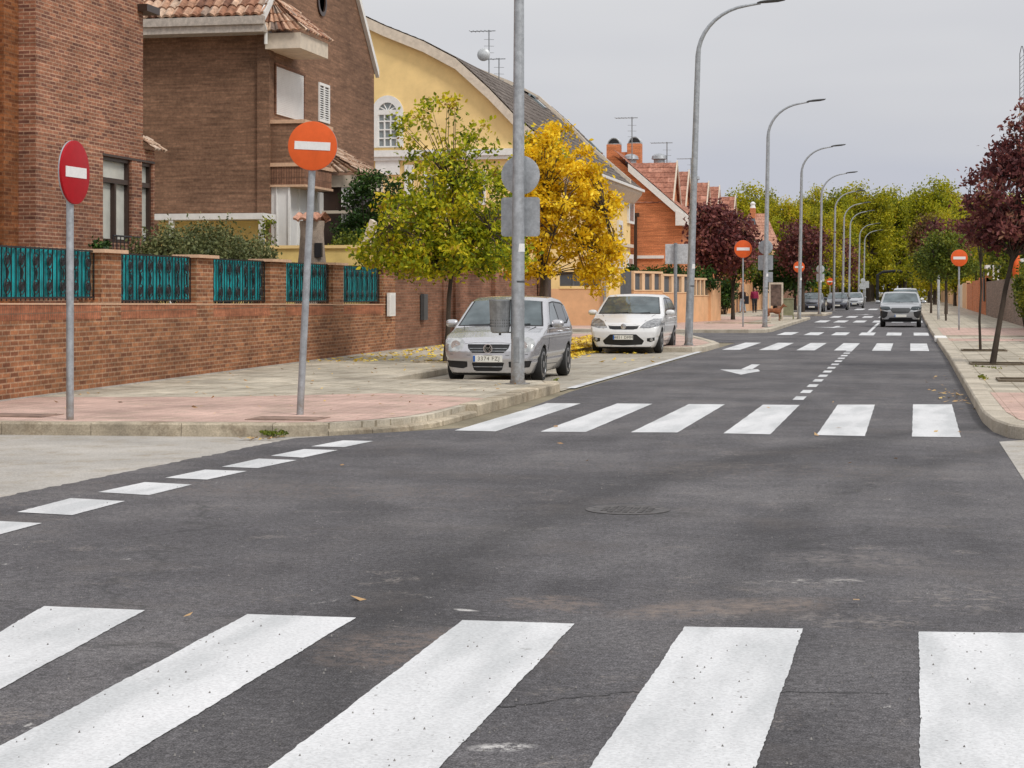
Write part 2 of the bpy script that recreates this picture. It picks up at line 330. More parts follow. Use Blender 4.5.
M['yellow2'] = plain('yellow_garden_render', (.74, .55, .20), .85, var=.12, scale=2)
M['peach'] = plain('peach_render', (.72, .42, .22), .85, var=.10, scale=1.5)
M['peachL'] = plain('pale_peach_render', (.74, .50, .30), .85, var=.08, scale=1.5)
M['white'] = plain('white_paint', (.78, .77, .74), .6, var=.06, scale=5)
M['whiteS'] = plain('white_shutter', (.74, .73, .71), .5, var=.04, scale=3)
M['cream'] = plain('cream_trim', (.66, .57, .46), .75, var=.12, scale=4)
M['gutter'] = metal('gutter_metal', (.52, .46, .40), .5, .1)
M['tileA'] = tilemat('roman_tile', [(.0, (.16, .08, .055)), (.3, (.34, .17, .105)), (.6, (.50, .29, .19)), (.85, (.68, .50, .37)), (1, (.22, .16, .13))])
M['tileA2'] = tilemat('weathered_roman_tile', [(.0, (.20, .11, .07)), (.4, (.38, .24, .16)), (.7, (.50, .36, .26)), (1, (.60, .46, .36))])
M['tileB'] = tilemat('dark_grey_tile', [(.0, (.105, .085, .072)), (.5, (.155, .13, .115)), (1, (.20, .17, .15))])
M['tileC'] = tilemat('red_flat_tile', [(.0, (.33, .145, .10)), (.5, (.42, .19, .13)), (1, (.50, .25, .18))])
M['tileD'] = tilemat('salmon_tile', [(.0, (.42, .21, .14)), (1, (.55, .30, .21))])
M['galv'] = metal('galvanised_steel', (.42, .44, .46), .5, .45)
M['galvD'] = metal('weathered_steel', (.30, .315, .33), .55, .45, .2)
M['signback'] = metal('sign_back_grey', (.40, .42, .44), .5, .3, .08)
M['signbackL'] = metal('sign_back_pale', (.58, .60, .61), .5, .2, .08)
M['red'] = plain('sign_red', (.40, .004, .010), .5, var=.06, scale=8, spec=.25)
M['orange'] = plain('faded_sign_red', (.74, .12, .025), .5, var=.07, scale=7, spec=.25)
M['signwhite'] = plain('sign_white', (.80, .79, .77), .45, var=.05, scale=25)
M['black'] = plain('black_iron', (.012, .012, .014), .5)
M['dark'] = plain('dark_grey_metal', (.065, .068, .07), .5)
M['greygate'] = plain('grey_slat_metal', (.12, .13, .14), .5, var=.1)
M['brownframe'] = plain('dark_brown_frame', (.045, .025, .018), .4)
M['teal'] = plain('teal_fence_sheet', (.005, .27, .29), .45, var=.4, scale=2.5)
M['curtain'] = plain('pale_curtain', (.58, .58, .52), .3, var=.12, scale=2, spec=.8)
gm = NT('window_glass'); gm.base((.06, .075, .085)); M['glass'] = gm.set(.06, .35, .8)
gm = NT('pale_window_glass'); gm.base((.30, .36, .38)); M['glassL'] = gm.set(.12, .3, .8)
gm = NT('car_glass'); gm.base(gm.ramp(gm.noise(1.8, 3, .5, gm.n('TexCoord').outputs['Object']), [(.35, (.075, .095, .10)), (.65, (.17, .205, .215))])); M['carglass'] = gm.set(.07, .45, .7)  # grey-blue base lifted so the colour carries the sky's reflection
gm = NT('dark_car_glass'); gm.base((.035, .045, .05)); M['carglassD'] = gm.set(.06, .25, .7)
gm = NT('headlight_glass'); gm.base(gm.ramp(gm.noise(9, 2, .5, gm.n('TexCoord').outputs['Object']), [(.35, (.34, .35, .35)), (.65, (.60, .60, .58))])); M['lamp_glass'] = gm.set(.12, .55, .8)
gm = NT('smoked_headlight_glass'); gm.base(gm.ramp(gm.noise(12, 3, .5, gm.n('TexCoord').outputs['Object']), [(.35, (.16, .165, .17)), (.65, (.42, .42, .42))])); M['lamp_glassD'] = gm.set(.12, .4, .8)
M['silver'] = carpaint('silver_car_paint', (.58, .575, .59), .7, .26); M['whitecar'] = carpaint('white_car_paint', (.74, .74, .74), 0, .3)
M['greycar'] = carpaint('pale_grey_car_paint', (.40, .41, .42)); M['darkcar'] = carpaint('anthracite_car_paint', (.075, .08, .10), .4)
M['midcar'] = carpaint('mid_grey_car_paint', (.30, .31, .33)); M['chrome'] = metal('bright_metal', (.75, .76, .78), .2, .9, .03)
M['plastic'] = plain('black_plastic', (.014, .014, .015), .5, var=.2); M['tyre'] = plain('tyre_rubber', (.018, .018, .018), .8, var=.2)
M['alloy'] = metal('wheel_silver', (.50, .51, .52), .35, .7, .05); M['amber'] = plain('amber_lamp', (.7, .22, .03), .3)
M['plate'] = plain('plate_white', (.80, .79, .72), .4, var=.03); M['plateblue'] = plain('plate_blue', (.01, .12, .45), .4); M['platetext'] = plain('plate_text', (.16, .14, .12), .5)
M['bark'] = concrete('bark', (.085, .065, .05), .45, None, (.05, .04, .03)); M['barkL'] = concrete('pale_bark', (.17, .125, .085), .4, None, (.09, .07, .05))
M['stump'] = concrete('weathered_render', (.26, .21, .17), .5, None, (.12, .09, .07))
M['l_green'] = leafmat('green_yellow_leaves', [(0, (.09, .13, .012)), (.3, (.30, .36, .015)), (.6, (.62, .60, .02)), (.88, (.88, .68, .03)), (1, (.36, .19, .04))])
M['l_yellow'] = leafmat('golden_leaves', [(0, (.34, .25, .012)), (.3, (.70, .49, .012)), (.7, (.93, .69, .02)), (1, (.98, .82, .07))])
M['l_litter'] = leafmat('fallen_yellow_leaves', [(0, (.62, .38, .03)), (.6, (.85, .60, .04)), (1, (.92, .72, .10))], .1)
M['l_dry'] = leafmat('fallen_brown_leaves', [(0, (.30, .18, .08)), (.6, (.50, .33, .15)), (1, (.62, .46, .16))], .1)
M['l_plum'] = leafmat('plum_leaves', [(0, (.055, .018, .020)), (.5, (.16, .048, .045)), (.85, (.30, .11, .085)), (1, (.38, .21, .12))], .3)
M['l_plane'] = leafmat('plane_tree_leaves', [(0, (.11, .13, .010)), (.3, (.29, .30, .014)), (.65, (.50, .47, .018)), (.9, (.66, .57, .03)), (1, (.42, .28, .02))], .4, .012)
M['l_dark'] = leafmat('dark_green_leaves', [(0, (.014, .036, .008)), (.6, (.04, .095, .014)), (1, (.10, .18, .025))], .2)
M['l_mid'] = leafmat('mid_green_leaves', [(0, (.045, .075, .010)), (.5, (.13, .17, .018)), (1, (.34, .33, .03))], .3)
M['l_olive'] = leafmat('olive_grey_leaves', [(0, (.06, .075, .028)), (.6, (.15, .17, .06)), (1, (.30, .28, .12))], .2)
M['l_rust'] = leafmat('rusty_leaves', [(0, (.07, .04, .015)), (.5, (.17, .10, .03)), (1, (.30, .21, .03))], .3)
M['skin'] = plain('skin', (.45, .24, .16), .6); M['maroon'] = plain('maroon_cloth', (.26, .012, .06), .8); M['blackcloth'] = plain('black_cloth', (.015, .015, .02), .8)
M['jeans'] = plain('pale_blue_cloth', (.42, .50, .58), .8); M['hair'] = plain('dark_hair', (.03, .018, .012), .7); M['browncoat'] = plain('dark_brown_cloth', (.045, .022, .02), .8)
M['dogfur'] = plain('russet_fur', (.22, .075, .03), .8, var=.3); M['board'] = plain('brown_board', (.16, .11, .09), .8, var=.5, scale=3); M['greenbin'] = plain('faded_green_paint', (.25, .25, .15), .6, var=.2)

# ------------------------------------------------------------ the ground: one sheet, roads, paving, kerbs
def sheet(name, poly, z, mat, kind='structure', label=None):
    a = sum(poly[i][0] * poly[(i + 1) % len(poly)][1] - poly[(i + 1) % len(poly)][0] * poly[i][1] for i in range(len(poly)))
    if a < 0: poly = poly[::-1]
    mb = MB(); mb.add([(x, y, z) for x, y in poly], [tuple(range(len(poly)))]); return tag(mb.build(name, mat), kind=kind, label=label)
sheet('ground', [(-1500, -300), (1500, -300), (1500, 2500), (-1500, 2500)], -.012, M['ground'])
RAG = [(-6.62 - .34 * k / 60 + rnd.uniform(-.03, .03), 19.6 - 6 * k / 60) for k in range(61)] + [(-6.96 + rnd.uniform(-.03, .03), 13.5 - .15 * k) for k in range(50)]
sheet('road', [(-6.0, -12), (30, -12), (30, 21.6), (2.2, 21.6), (1.2, 60), (1.2, 330), (-13, 330), (-13, 116), (-9, 100), (-9, 77), (-40, 77), (-40, 66), (-5.4, 60), (-5.35, 30), (-5.0, 22), (-6.6, 19.9)] + RAG + [(-7.0, -12)], 0, M['asphalt'])
sheet('side_street', [(-40, -12), (-6.5, -12), (-6.5, 13.7), (-6.3, 20.6), (-40, 20.6)], -.004, M['conc'])
sheet('apron', [(1.0, -10), (.97, 12), (.94, 16.2), (.92, 20.9), (1.3, 21.3), (30, 21.3), (30, -10)], .004, M['conc'])
sheet('parking_bay', [(-8.75, 30.2), (-5.52, 30.2), (-5.50, 50.8), (-8.75, 50.8)], .004, M['bay'])

def smooth_poly(p, k=4):
    return p
def block(name, outline, z, mat):
    mb = MB(); mb.prism(outline, 0.001, z); return tag(mb.build(name, mat), kind='structure')
def kerb(name, line, wd, h, mat, side=1, step=1.0, gap=.007, low=None):
    """kerb stones along a polyline, inner side to the left (side=1) or right (-1)"""
    mb = MB(); pts = [Vector(p) for p in line]
    n = []
    for i in range(len(pts)):
        t = (pts[min(i + 1, len(pts) - 1)] - pts[max(i - 1, 0)]).normalized(); n.append(Vector((-t.y, t.x)) * side)
    for i in range(len(pts) - 1):
        L = (pts[i + 1] - pts[i]).length; m = max(1, round(L / step))
        for k in range(m):
            a, b = k / m, (k + 1) / m - gap / L
            p, q = pts[i].lerp(pts[i + 1], a), pts[i].lerp(pts[i + 1], b); na, nb = n[i].lerp(n[i + 1], a), n[i].lerp(n[i + 1], b)
            j = rnd.uniform(-.004, .004); hh = h if low is None else h * low(p)
            c0, c1 = .015 * side, 0
            A, B = p + na * wd, q + nb * wd; pa, qa = p + na * .02, q + nb * .02
            vs = [(p.x, p.y, -.01), (q.x, q.y, -.01), (B.x, B.y, -.01), (A.x, A.y, -.01), (p.x, p.y, hh - .02 + j), (q.x, q.y, hh - .02 + j), (B.x, B.y, hh + j), (A.x, A.y, hh + j), (pa.x, pa.y, hh + j), (qa.x, qa.y, hh + j)]
            mb.add(vs, [(0, 1, 5, 4), (4, 5, 9, 8), (8, 9, 6, 7), (2, 3, 7, 6), (0, 4, 8, 7, 3), (1, 2, 6, 9, 5)])
    return tag(mb.build(name, mat), kind='structure')
# first left block: corner island, strip between bay and wall, end island
corner = [(-10, 19.72), (-6.9, 20.0), (-6.35, 20.3), (-5.97, 20.75), (-5.68, 21.3), (-5.52, 22.0), (-5.5, 24), (-5.52, 26), (-5.55, 30.2), (-5.7, 30.75)]
bayl = [(-5.7, 30.75), (-6.0, 30.95), (-8.8, 31.0), (-8.8, 50.0), (-8.6, 50.4), (-5.7, 50.4)]
tip = [(-5.7, 50.4), (-5.45, 50.8), (-5.38, 54.6), (-5.8, 57.2), (-7.7, 66.5), (-9.0, 68.3), (-11, 69)]
ZS = .13
block('sidewalk', [(-40, 19.85), (-10, 19.85)] + [(x - .1, y + .1) for x, y in corner[1:5]] + [(-5.65, 22), (-5.65, 30.2), (-5.8, 30.9), (-8.9, 31.1), (-8.9, 50.2), (-8.6, 50.5), (-5.6, 50.6), (-5.5, 54.6), (-5.9, 57.3), (-7.8, 66.4), (-11, 68.9), (-40, 69)], ZS, M['pave'])
sheet('sidewalk_pink', [(-40, 19.98), (-10, 19.98), (-6.95, 20.25), (-6.5, 20.5), (-6.1, 21.0), (-5.85, 21.7), (-5.76, 22.4), (-5.76, 25.6), (-7.4, 26.6), (-9.4, 25.2), (-11.9, 24.6), (-40, 24.6)], ZS + .004, M['pink'])
sheet('sidewalk_pink', [(-8.5, 51.0), (-5.75, 51.0), (-5.65, 54.6), (-6.1, 57.2), (-8.0, 65.9), (-12.6, 66), (-12.6, 51.0)], ZS + .004, M['pink'])
kerb('kerb_left', [(-40, 19.72)] + corner, .24, .14, M['kerbold'], 1, low=lambda p: .45 if (-6.75 < p.x < -5.4 and p.y < 23.2) else 1)
kerb('kerb_bay', bayl, .12, .135, M['kerb'], 1)
kerb('kerb_tip', tip, .22, .14, M['kerb'], 1)
# second left block beyond the side street
c2 = [(-40, 74.4), (-7.0, 74.4), (-6.2, 74.3), (-5.6, 75.0), (-5.45, 77), (-5.6, 92), (-5.75, 112), (-6.1, 113.5), (-9.6, 114.5), (-9.7, 128)]
block('sidewalk', [(-40, 74.5), (-7, 74.5), (-6.2, 74.45), (-5.75, 75.1), (-5.6, 77), (-5.75, 92), (-5.9, 112), (-6.2, 113.6), (-9.7, 114.6), (-9.8, 128), (-5.7, 128.6), (-5.7, 140), (-9.8, 140.5), (-9.8, 275), (-40, 275)], ZS, M['pave'])
sheet('sidewalk_pink', [(-40, 74.8), (-6.2, 74.8), (-5.85, 77), (-5.9, 86), (-7.8, 88), (-7.8, 113.5), (-9.9, 114), (-40, 114)], ZS + .004, M['pink'])
kerb('kerb_far_left', c2, .2, .14, M['kerb'], 1, step=2)
kerb('kerb_far_left', [(-9.7, 128), (-5.8, 128.4), (-5.6, 129), (-5.6, 139.8), (-9.7, 140.3), (-9.75, 200)], .2, .14, M['kerb'], 1, step=3)
# right side
kr = [(6, 20.6), (1.9, 20.75), (1.35, 21.0), (1.05, 21.5), (.92, 22.4), (.86, 24), (.86, 45), (.80, 62), (.74, 80), (.72, 120), (.72, 200), (.72, 280)]
block('sidewalk', [(14, 20.75), (1.9, 20.9), (1.45, 21.15), (1.2, 21.6), (1.05, 22.6), (1.0, 24), (1.0, 45), (.95, 62), (.88, 80), (.86, 280), (14, 280)], ZS, M['pave'])
sheet('sidewalk_pink', [(14, 21.0), (2.0, 21.15), (1.45, 21.55), (1.22, 22.6), (1.14, 24), (1.13, 28.6), (14, 28.6)], ZS + .004, M['pink'])
sheet('sidewalk_pink', [(1.15, 58.5), (1.12, 61.5), (14, 61.5), (14, 58.5)], ZS + .004, M['pink'])
sheet('sidewalk_pink', [(1.08, 66.2), (1.05, 80), (14, 80), (14, 66.2)], ZS + .004, M['pink'])
kerb('kerb_right', kr, .25, .15, M['kerb'], -1)
mb = MB(); mb.box(1.05, 12, 64.6, 64.85, .1, .165); tag(mb.build('kerb_crossing', M['kerb']), kind='structure')
mb = MB(); mb.box(.745, 1.12, 61.5, 64.5, .02, .156); tag(mb.build('ramp_stone', M['white']), kind='structure')

# ------------------------------------------------------------ painted markings
def mark_px(name, quads, z=.004):
    mb = MB()
    for q in quads:
        p = [gp(*c, z) for c in q]; pp = []
        for i in range(4):
            a, b = p[i], p[(i + 1) % 4]; L = math.hypot(b[0] - a[0], b[1] - a[1]); m = max(2, int(L / .035))
            for k in range(m):
                f = k / m; j = 0 if k == 0 else rnd.gauss(0, .0016) + .002 * math.sin(k * .21 + i) * (L > 1); pp.append((a[0] + (b[0] - a[0]) * f - (b[1] - a[1]) / L * j, a[1] + (b[1] - a[1]) * f + (b[0] - a[0]) / L * j))
        mb.add([(x, y, z) for x, y in pp], [tuple(range(len(pp)))])
    return tag(mb.build(name, M['paint']), kind='structure')
near = [[(-160, 725), (44, 606), (145, 610), (-160, 776)], [(-200, 853), (247.5, 614), (356, 617.5), (-60, 870)], [(140, 866), (462.5, 620), (574.5, 623.5), (350, 863)],
        [(524, 866), (684.5, 626.5), (803, 628.5), (722, 866)], [(921, 866), (919, 631.5), (1043, 633), (1118, 866)], [(1318, 866), (1154, 636), (1266, 638), (1500, 866)]]
mark_px('crosswalk_near', near)
mark_px('crosswalk_middle', [[(454.6, 430.4), (547, 403.1), (580.6, 403.4), (495.7, 431.3)], [(540.5, 431.6), (617.3, 403.4), (652.4, 403.7), (585.9, 431.9)],
        [(631, 432.2), (689, 404), (725, 404.3), (677.3, 432.4)], [(723.4, 433.3), (763, 404.6), (799.6, 404.9), (770.3, 434.2)],
        [(816.6, 435), (837.7, 404.6), (875, 404.6), (865, 436)], [(912.1, 436.5), (913, 404.3), (952, 404.3), (960.8, 437.1)]])
def zb(name, xs, y0, y1, wd=.5):
    mb = MB()
    for x in xs: mb.add([(x, y0, .004), (x + wd, y0, .004), (x + wd, y1, .004), (x, y1, .004)], [(0, 1, 2, 3)])
    return tag(mb.build(name, M['paint']), kind='structure')
zb('crosswalk_far', [-5.12 + 1.02 * i for i in range(6)], 52.6, 60.2)
zb('crosswalk_far', [-4.9 + 1.0 * i for i in range(6)], 71.2, 76.2, .55)
zb('crosswalk_far', [-5.0 + 1.0 * i for i in range(6)], 101, 108, .6)
zb('crosswalk_far', [-5.0 + 1.0 * i for i in range(6)], 120, 128, .6)
zb('crosswalk_far', [-5.0 + 1.2 * i for i in range(5)], 172, 184, .8)
zb('centre_dashes', [-1.70], 76.2, 100, .13)
mb = MB()
y = 28.4
while y < 52:
    mb.add([(-1.72, y, .004), (-1.56, y, .004), (-1.56, y + .95, .004), (-1.72, y + .95, .004)], [(0, 1, 2, 3)]); y += 1.95
y = 110
while y < 170:
    mb.add([(-1.7, y, .004), (-1.56, y, .004), (-1.56, y + 2, .004), (-1.7, y + 2, .004)], [(0, 1, 2, 3)]); y += 5
tag(mb.build('centre_dashes', M['paint']), kind='structure')
mark_px('give_way_dashes', [[(-68, 534.5), (-8, 520.7), (42, 523), (-16, 538.5)], [(17, 512), (71, 498), (125, 501), (72, 515)], [(98, 492), (145, 482), (192, 484.5), (149, 495)],
        [(165, 477.8), (205, 469.5), (247, 471), (207, 479.5)], [(221.5, 466.7), (259, 458.5), (297, 460), (258, 468)], [(270.5, 455.7), (304, 449), (338, 450), (303, 457.5)], [(311, 446.3), (343, 440.3), (373.5, 441), (344, 447)]])
kerbl = [(-5.60, 30.9), (-5.44, 30.9), (-5.36, 50.3), (-5.52, 50.3)]
mb = MB(); y = 31.0
while y < 50:
    mb.add([(-5.60, y, .009), (-5.44, y, .009), (-5.44, y + 1.1, .009), (-5.60, y + 1.1, .009)], [(0, 1, 2, 3)]); y += 1.16
tag(mb.build('bay_edge_line', M['paint']), kind='structure')
# turning arrow (points to the left lane's traffic, with a side barb)
def arrow(Y0, X0, s=1.0):
    mb = MB(); P = lambda a: [(X0 + x * s, Y0 + y, .004) for x, y in a]
    mb.add(P([(-.55, .9), (.18, -.3), (.30, .55), (.66, 1.0), (.36, 2.0), (.16, 1.8), (.02, 1.25)]), [(0, 1, 2, 6), (2, 3, 4, 5), (2, 5, 6)])
    mb.add(P([(.10, 1.6), (.32, 1.6), (.30, 4.6), (.14, 4.6)]), [(0, 1, 2, 3)]); return tag(mb.build('road_arrow', M['paint']), kind='structure')
mark_px('road_arrow', [[(720, 369.5), (741, 374.6), (748, 373.2), (745, 369.5)], [(745, 369.6), (748, 373.2), (760, 371.2), (758, 369.2)], [(741, 369.2), (751, 370), (760, 364.4), (752, 364.2)]])
arrow(86, -3.6, 1.2); arrow(135, -3.4, 1.3)
# cracks in the asphalt
mb = MB()
for seq in ([(380, 722), (450, 712), (512, 706), (560, 700), (620, 693), (700, 691), (790, 692), (900, 694)],):
    pts = [Vector(gp(a, b)) for a, b in seq]; fine = []
    for i in range(len(pts) - 1):
        for k in range(9): q = pts[i].lerp(pts[i + 1], k / 9); fine.append(q + Vector((rnd.gauss(0, .008), rnd.gauss(0, .010))))
    for i in range(len(fine) - 1):
        a, b = fine[i], fine[i + 1]; d = (b - a).normalized(); nn_ = Vector((-d.y, d.x)) * rnd.uniform(.002, .006); mb.add([(a.x - nn_.x, a.y - nn_.y, .0025), (b.x - nn_.x, b.y - nn_.y, .0025), (b.x + nn_.x, b.y + nn_.y, .0025), (a.x + nn_.x, a.y + nn_.y, .0025)], [(0, 1, 2, 3)])
tag(mb.build('asphalt_crack', plain('tar', (.035, .034, .034), .8)), kind='structure')
# manhole
mb = MB(); mh = gp(628, 510); mb.lathe([(.31, .001), (.31, .006), (.27, .006), (.26, .003), (.001, .003)], (mh[0], mh[1], 0), 40)
for i in range(-4, 5):
    for j in range(-4, 5):
        if i * i + j * j < 14: mb.box(mh[0] + i * .055 - .018, mh[0] + i * .055 + .018, mh[1] + j * .055 - .018, mh[1] + j * .055 + .018, .003, .008)
tag(mb.build('manhole_cover', plain('worn_iron', (.095, .088, .086), .7, .2, var=.45, scale=14)), 'round cast iron manhole cover sunk in the asphalt of the junction', 'manhole cover')
# service covers in the pink paving
for i, (px, py, lb) in enumerate([(20, 416, 'long dark service cover in the pink paving near the left frame edge'), (288, 419, 'brownish service cover at the foot of the orange no-entry sign')]):
    x, y_ = gp(px, py, ZS); mb = MB(); mb.box(x - .42, x + .42, y_ - .3, y_ + .3, ZS + .002, ZS + .012); mb.box(x - .36, x + .36, y_ - .24, y_ + .24, ZS + .010, ZS + .016)
    tag(mb.build('service_cover', plain('rusty_cover', (.26, .17, .13), .8, var=.3)), lb, 'service cover')

# ------------------------------------------------------------ vegetation
def leaves(name, mat, centers, sig, n, size, parent=None, seed=1, droop=0, clampz=None):
    r = np.random.default_rng(seed); C = np.array(centers); m = len(C)
    idx = r.integers(0, m, n); sg = np.array(sig) if hasattr(sig, '__len__') else np.array([sig, sig, sig * .8])
    P = C[idx] + r.normal(size=(n, 3)) * sg
    if clampz is not None: P[:, 2] = np.maximum(P[:, 2], clampz)
    a = r.normal(size=(n, 3)); a[:, 2] -= droop; a /= np.linalg.norm(a, axis=1)[:, None]
    b = r.normal(size=(n, 3)); b -= a * (a * b).sum(1)[:, None]; b /= np.linalg.norm(b, axis=1)[:, None]
    nrm = np.cross(a, b); s = size * r.uniform(.6, 1.3, n)[:, None]
    V = np.empty((n, 6, 3)); V[:, 0] = P - a * s * .5; V[:, 1] = P - a * s * .1 + b * s * .28 + nrm * s * .08; V[:, 2] = P + a * s * .25 + b * s * .2 + nrm * s * .06
    V[:, 3] = P + a * s * .55; V[:, 4] = P + a * s * .25 - b * s * .2 + nrm * s * .06; V[:, 5] = P - a * s * .1 - b * s * .28 + nrm * s * .08
    base = (np.arange(n) * 6)[:, None]
    Fq = np.concatenate([base + np.array([[0, 1, 2, 3]]), base + np.array([[3, 4, 5, 0]])])
    clump = r.uniform(-.3, .3, m)[idx]
    t = np.clip(r.uniform(.0, 1, n) * .62 + .19 + clump, 0, 1)
    return np_mesh(name, V.reshape(-1, 3), Fq, mat, parent, attr=np.concatenate([t, t]))
def tree(name, label, base, blobs, mat, n, leaf, trunk_r=.12, fork=2.0, clumps=60, sig=.28, bark='bark', seed=1, lean=(0, 0), group=None, sprigs=0, droop=.2, twig=.012, cat='tree', name_crown='crown', ground=None):
    r = random.Random(seed); t = thing(name, label, cat, (base[0], base[1], ground if ground is not None else ZS), 0, group); mb = MB()
    top = Vector((lean[0], lean[1], fork)); C = []; tw = []
    wsum = sum(b[6] for b in blobs)
    for b in blobs:
        for k in range(max(2, round(clumps * b[6] / wsum))):
            while True:
                q = [r.uniform(-1, 1) for _ in range(3)]; l = sum(x * x for x in q)
                if .12 < l < 1: break
            C.append(Vector((b[0] + q[0] * b[3], b[1] + q[1] * b[4], b[2] + q[2] * b[5])))
    path = [Vector((0, 0, -.05)), Vector((lean[0] * .3 + r.uniform(-.03, .03), lean[1] * .3, fork * .35)), Vector((lean[0] * .65 + r.uniform(-.04, .04), lean[1] * .6, fork * .7)), top]
    mb.tube(path, [trunk_r * 1.25, trunk_r, trunk_r * .9, trunk_r * .8], 10)
    # main limbs
    zs = [c.z for c in C]; zmid = sum(zs) / len(zs); limbs = []
    nl = 5
    for k in range(nl):
        a = 2 * PI * k / nl + r.uniform(-.4, .4); tgt = min(C, key=lambda c: abs(math.atan2(c.y - top.y, c.x - top.x) - (a if a < PI else a - 2 * PI)) + abs(c.z - zmid) * .4)
        p1 = top.lerp(tgt, .5) + Vector((0, 0, .15)); p2 = top.lerp(tgt, .95)
        mb.tube([top - Vector((0, 0, .1)), p1, p2], [trunk_r * .42, trunk_r * .25, trunk_r * .10], 7); limbs += [top, p1, p2]
    zt = max(zs); mb.tube([top - Vector((0, 0, .1)), Vector((lean[0] * 1.2, lean[1] * 1.2, (fork + zt) / 2)), Vector((lean[0] * 1.4, lean[1] * 1.4, zt * .97))], [trunk_r * .7, trunk_r * .4, trunk_r * .08], 7)
    limbs += [Vector((lean[0] * 1.2, lean[1] * 1.2, (fork + zt) / 2))]
    for c in C:
        s_ = min(limbs, key=lambda l: (l - c).length + (.5 if l.z > c.z else 0)); mid = s_.lerp(c, .5) + Vector((r.uniform(-.1, .1), r.uniform(-.1, .1), r.uniform(0, .12)))
        mb.tube([s_, mid, c], [twig * 2.2, twig * 1.4, twig * .5], 4, False)
    mb.build('trunk', M[bark], t, True)
    leaves(name_crown, mat, C, sig, n, leaf, t, seed, droop)
    return t
def bush(name, label, base, blobs, mat, n, leaf, sig, clumps, seed, cat='bush', z0=0):
    t = thing(name, label, cat, (base[0], base[1], z0)); r = random.Random(seed); C = []; mb = MB()
    for b in blobs:
        for k in range(max(2, clumps // len(blobs))):
            while True:
                q = [r.uniform(-1, 1) for _ in range(3)]
                if sum(x * x for x in q) < 1: break
            C.append(Vector((b[0] + q[0] * b[3], b[1] + q[1] * b[4], b[2] + q[2] * b[5])))
    for c in C[::2]: mb.tube([(c.x * .2, c.y * .3, 0), (c.x * .6, c.y * .6, c.z * .5), tuple(c)], [.02, .013, .005], 4, False)
    mb.build('stem', M['bark'], t); leaves('foliage', mat, C, sig, n, leaf, t, seed, -.3, .02); return t

# ------------------------------------------------------------ the brick garden wall with teal railings
W0, W1 = Vector((-11.97, 23.55)), Vector((-12.75, 45.86)); WD = (W1 - W0).normalized()
def wy(px):                                         # point of the wall's front line seen at px
    # line W0 + t*WD  with x/y ratio = kx/ky
    rt = kx(px) / ky(px); t = (rt * W0.y - W0.x) / (WD.x - rt * WD.y); return t
def wsill(t): return 1.43 - .15 * t / 22.3
gw = thing('brick_wall', 'long red brick garden wall with pillars and teal railing panels', 'wall', (W0.x, W0.y, 0), math.atan2(WD.y, WD.x) - PI / 2)
# local frame: y runs along the wall, +x to the street; house side at -x
t_end = wy(395); mb = MB(); T0 = -14.0
ybreaks = [T0, 0, t_end]
mb.xprism([(T0, 0), (t_end, 0), (t_end, wsill(t_end) - .22), (T0, wsill(T0) - .22)], -.30, 0); mb.build('lower_wall', M['brick_fence'], gw)
mb = MB(); mb.xprism([(T0, wsill(T0) - .218), (t_end, wsill(t_end) - .218), (t_end, wsill(t_end)), (T0, wsill(T0))], -.32, .002); mb.build('soldier_course', M['brick_cap'], gw)
mb = MB(); mb.xprism([(T0, wsill(T0)), (t_end, wsill(t_end)), (t_end, wsill(t_end) + .022), (T0, wsill(T0) + .022)], -.33, .012); mb.build('sill', M['stone_cap'], gw)
mb = MB(); mb.box(.003, .035, T0, t_end, .12, .15); mb.build('plinth_strip', M['conc'], gw)
pil = [(101, 121), (196.5, 213), (270, 286), (333, 343.5), (383.5, 395)]
pills = [(wy(a) + .0, wy(b)) for a, b in pil]
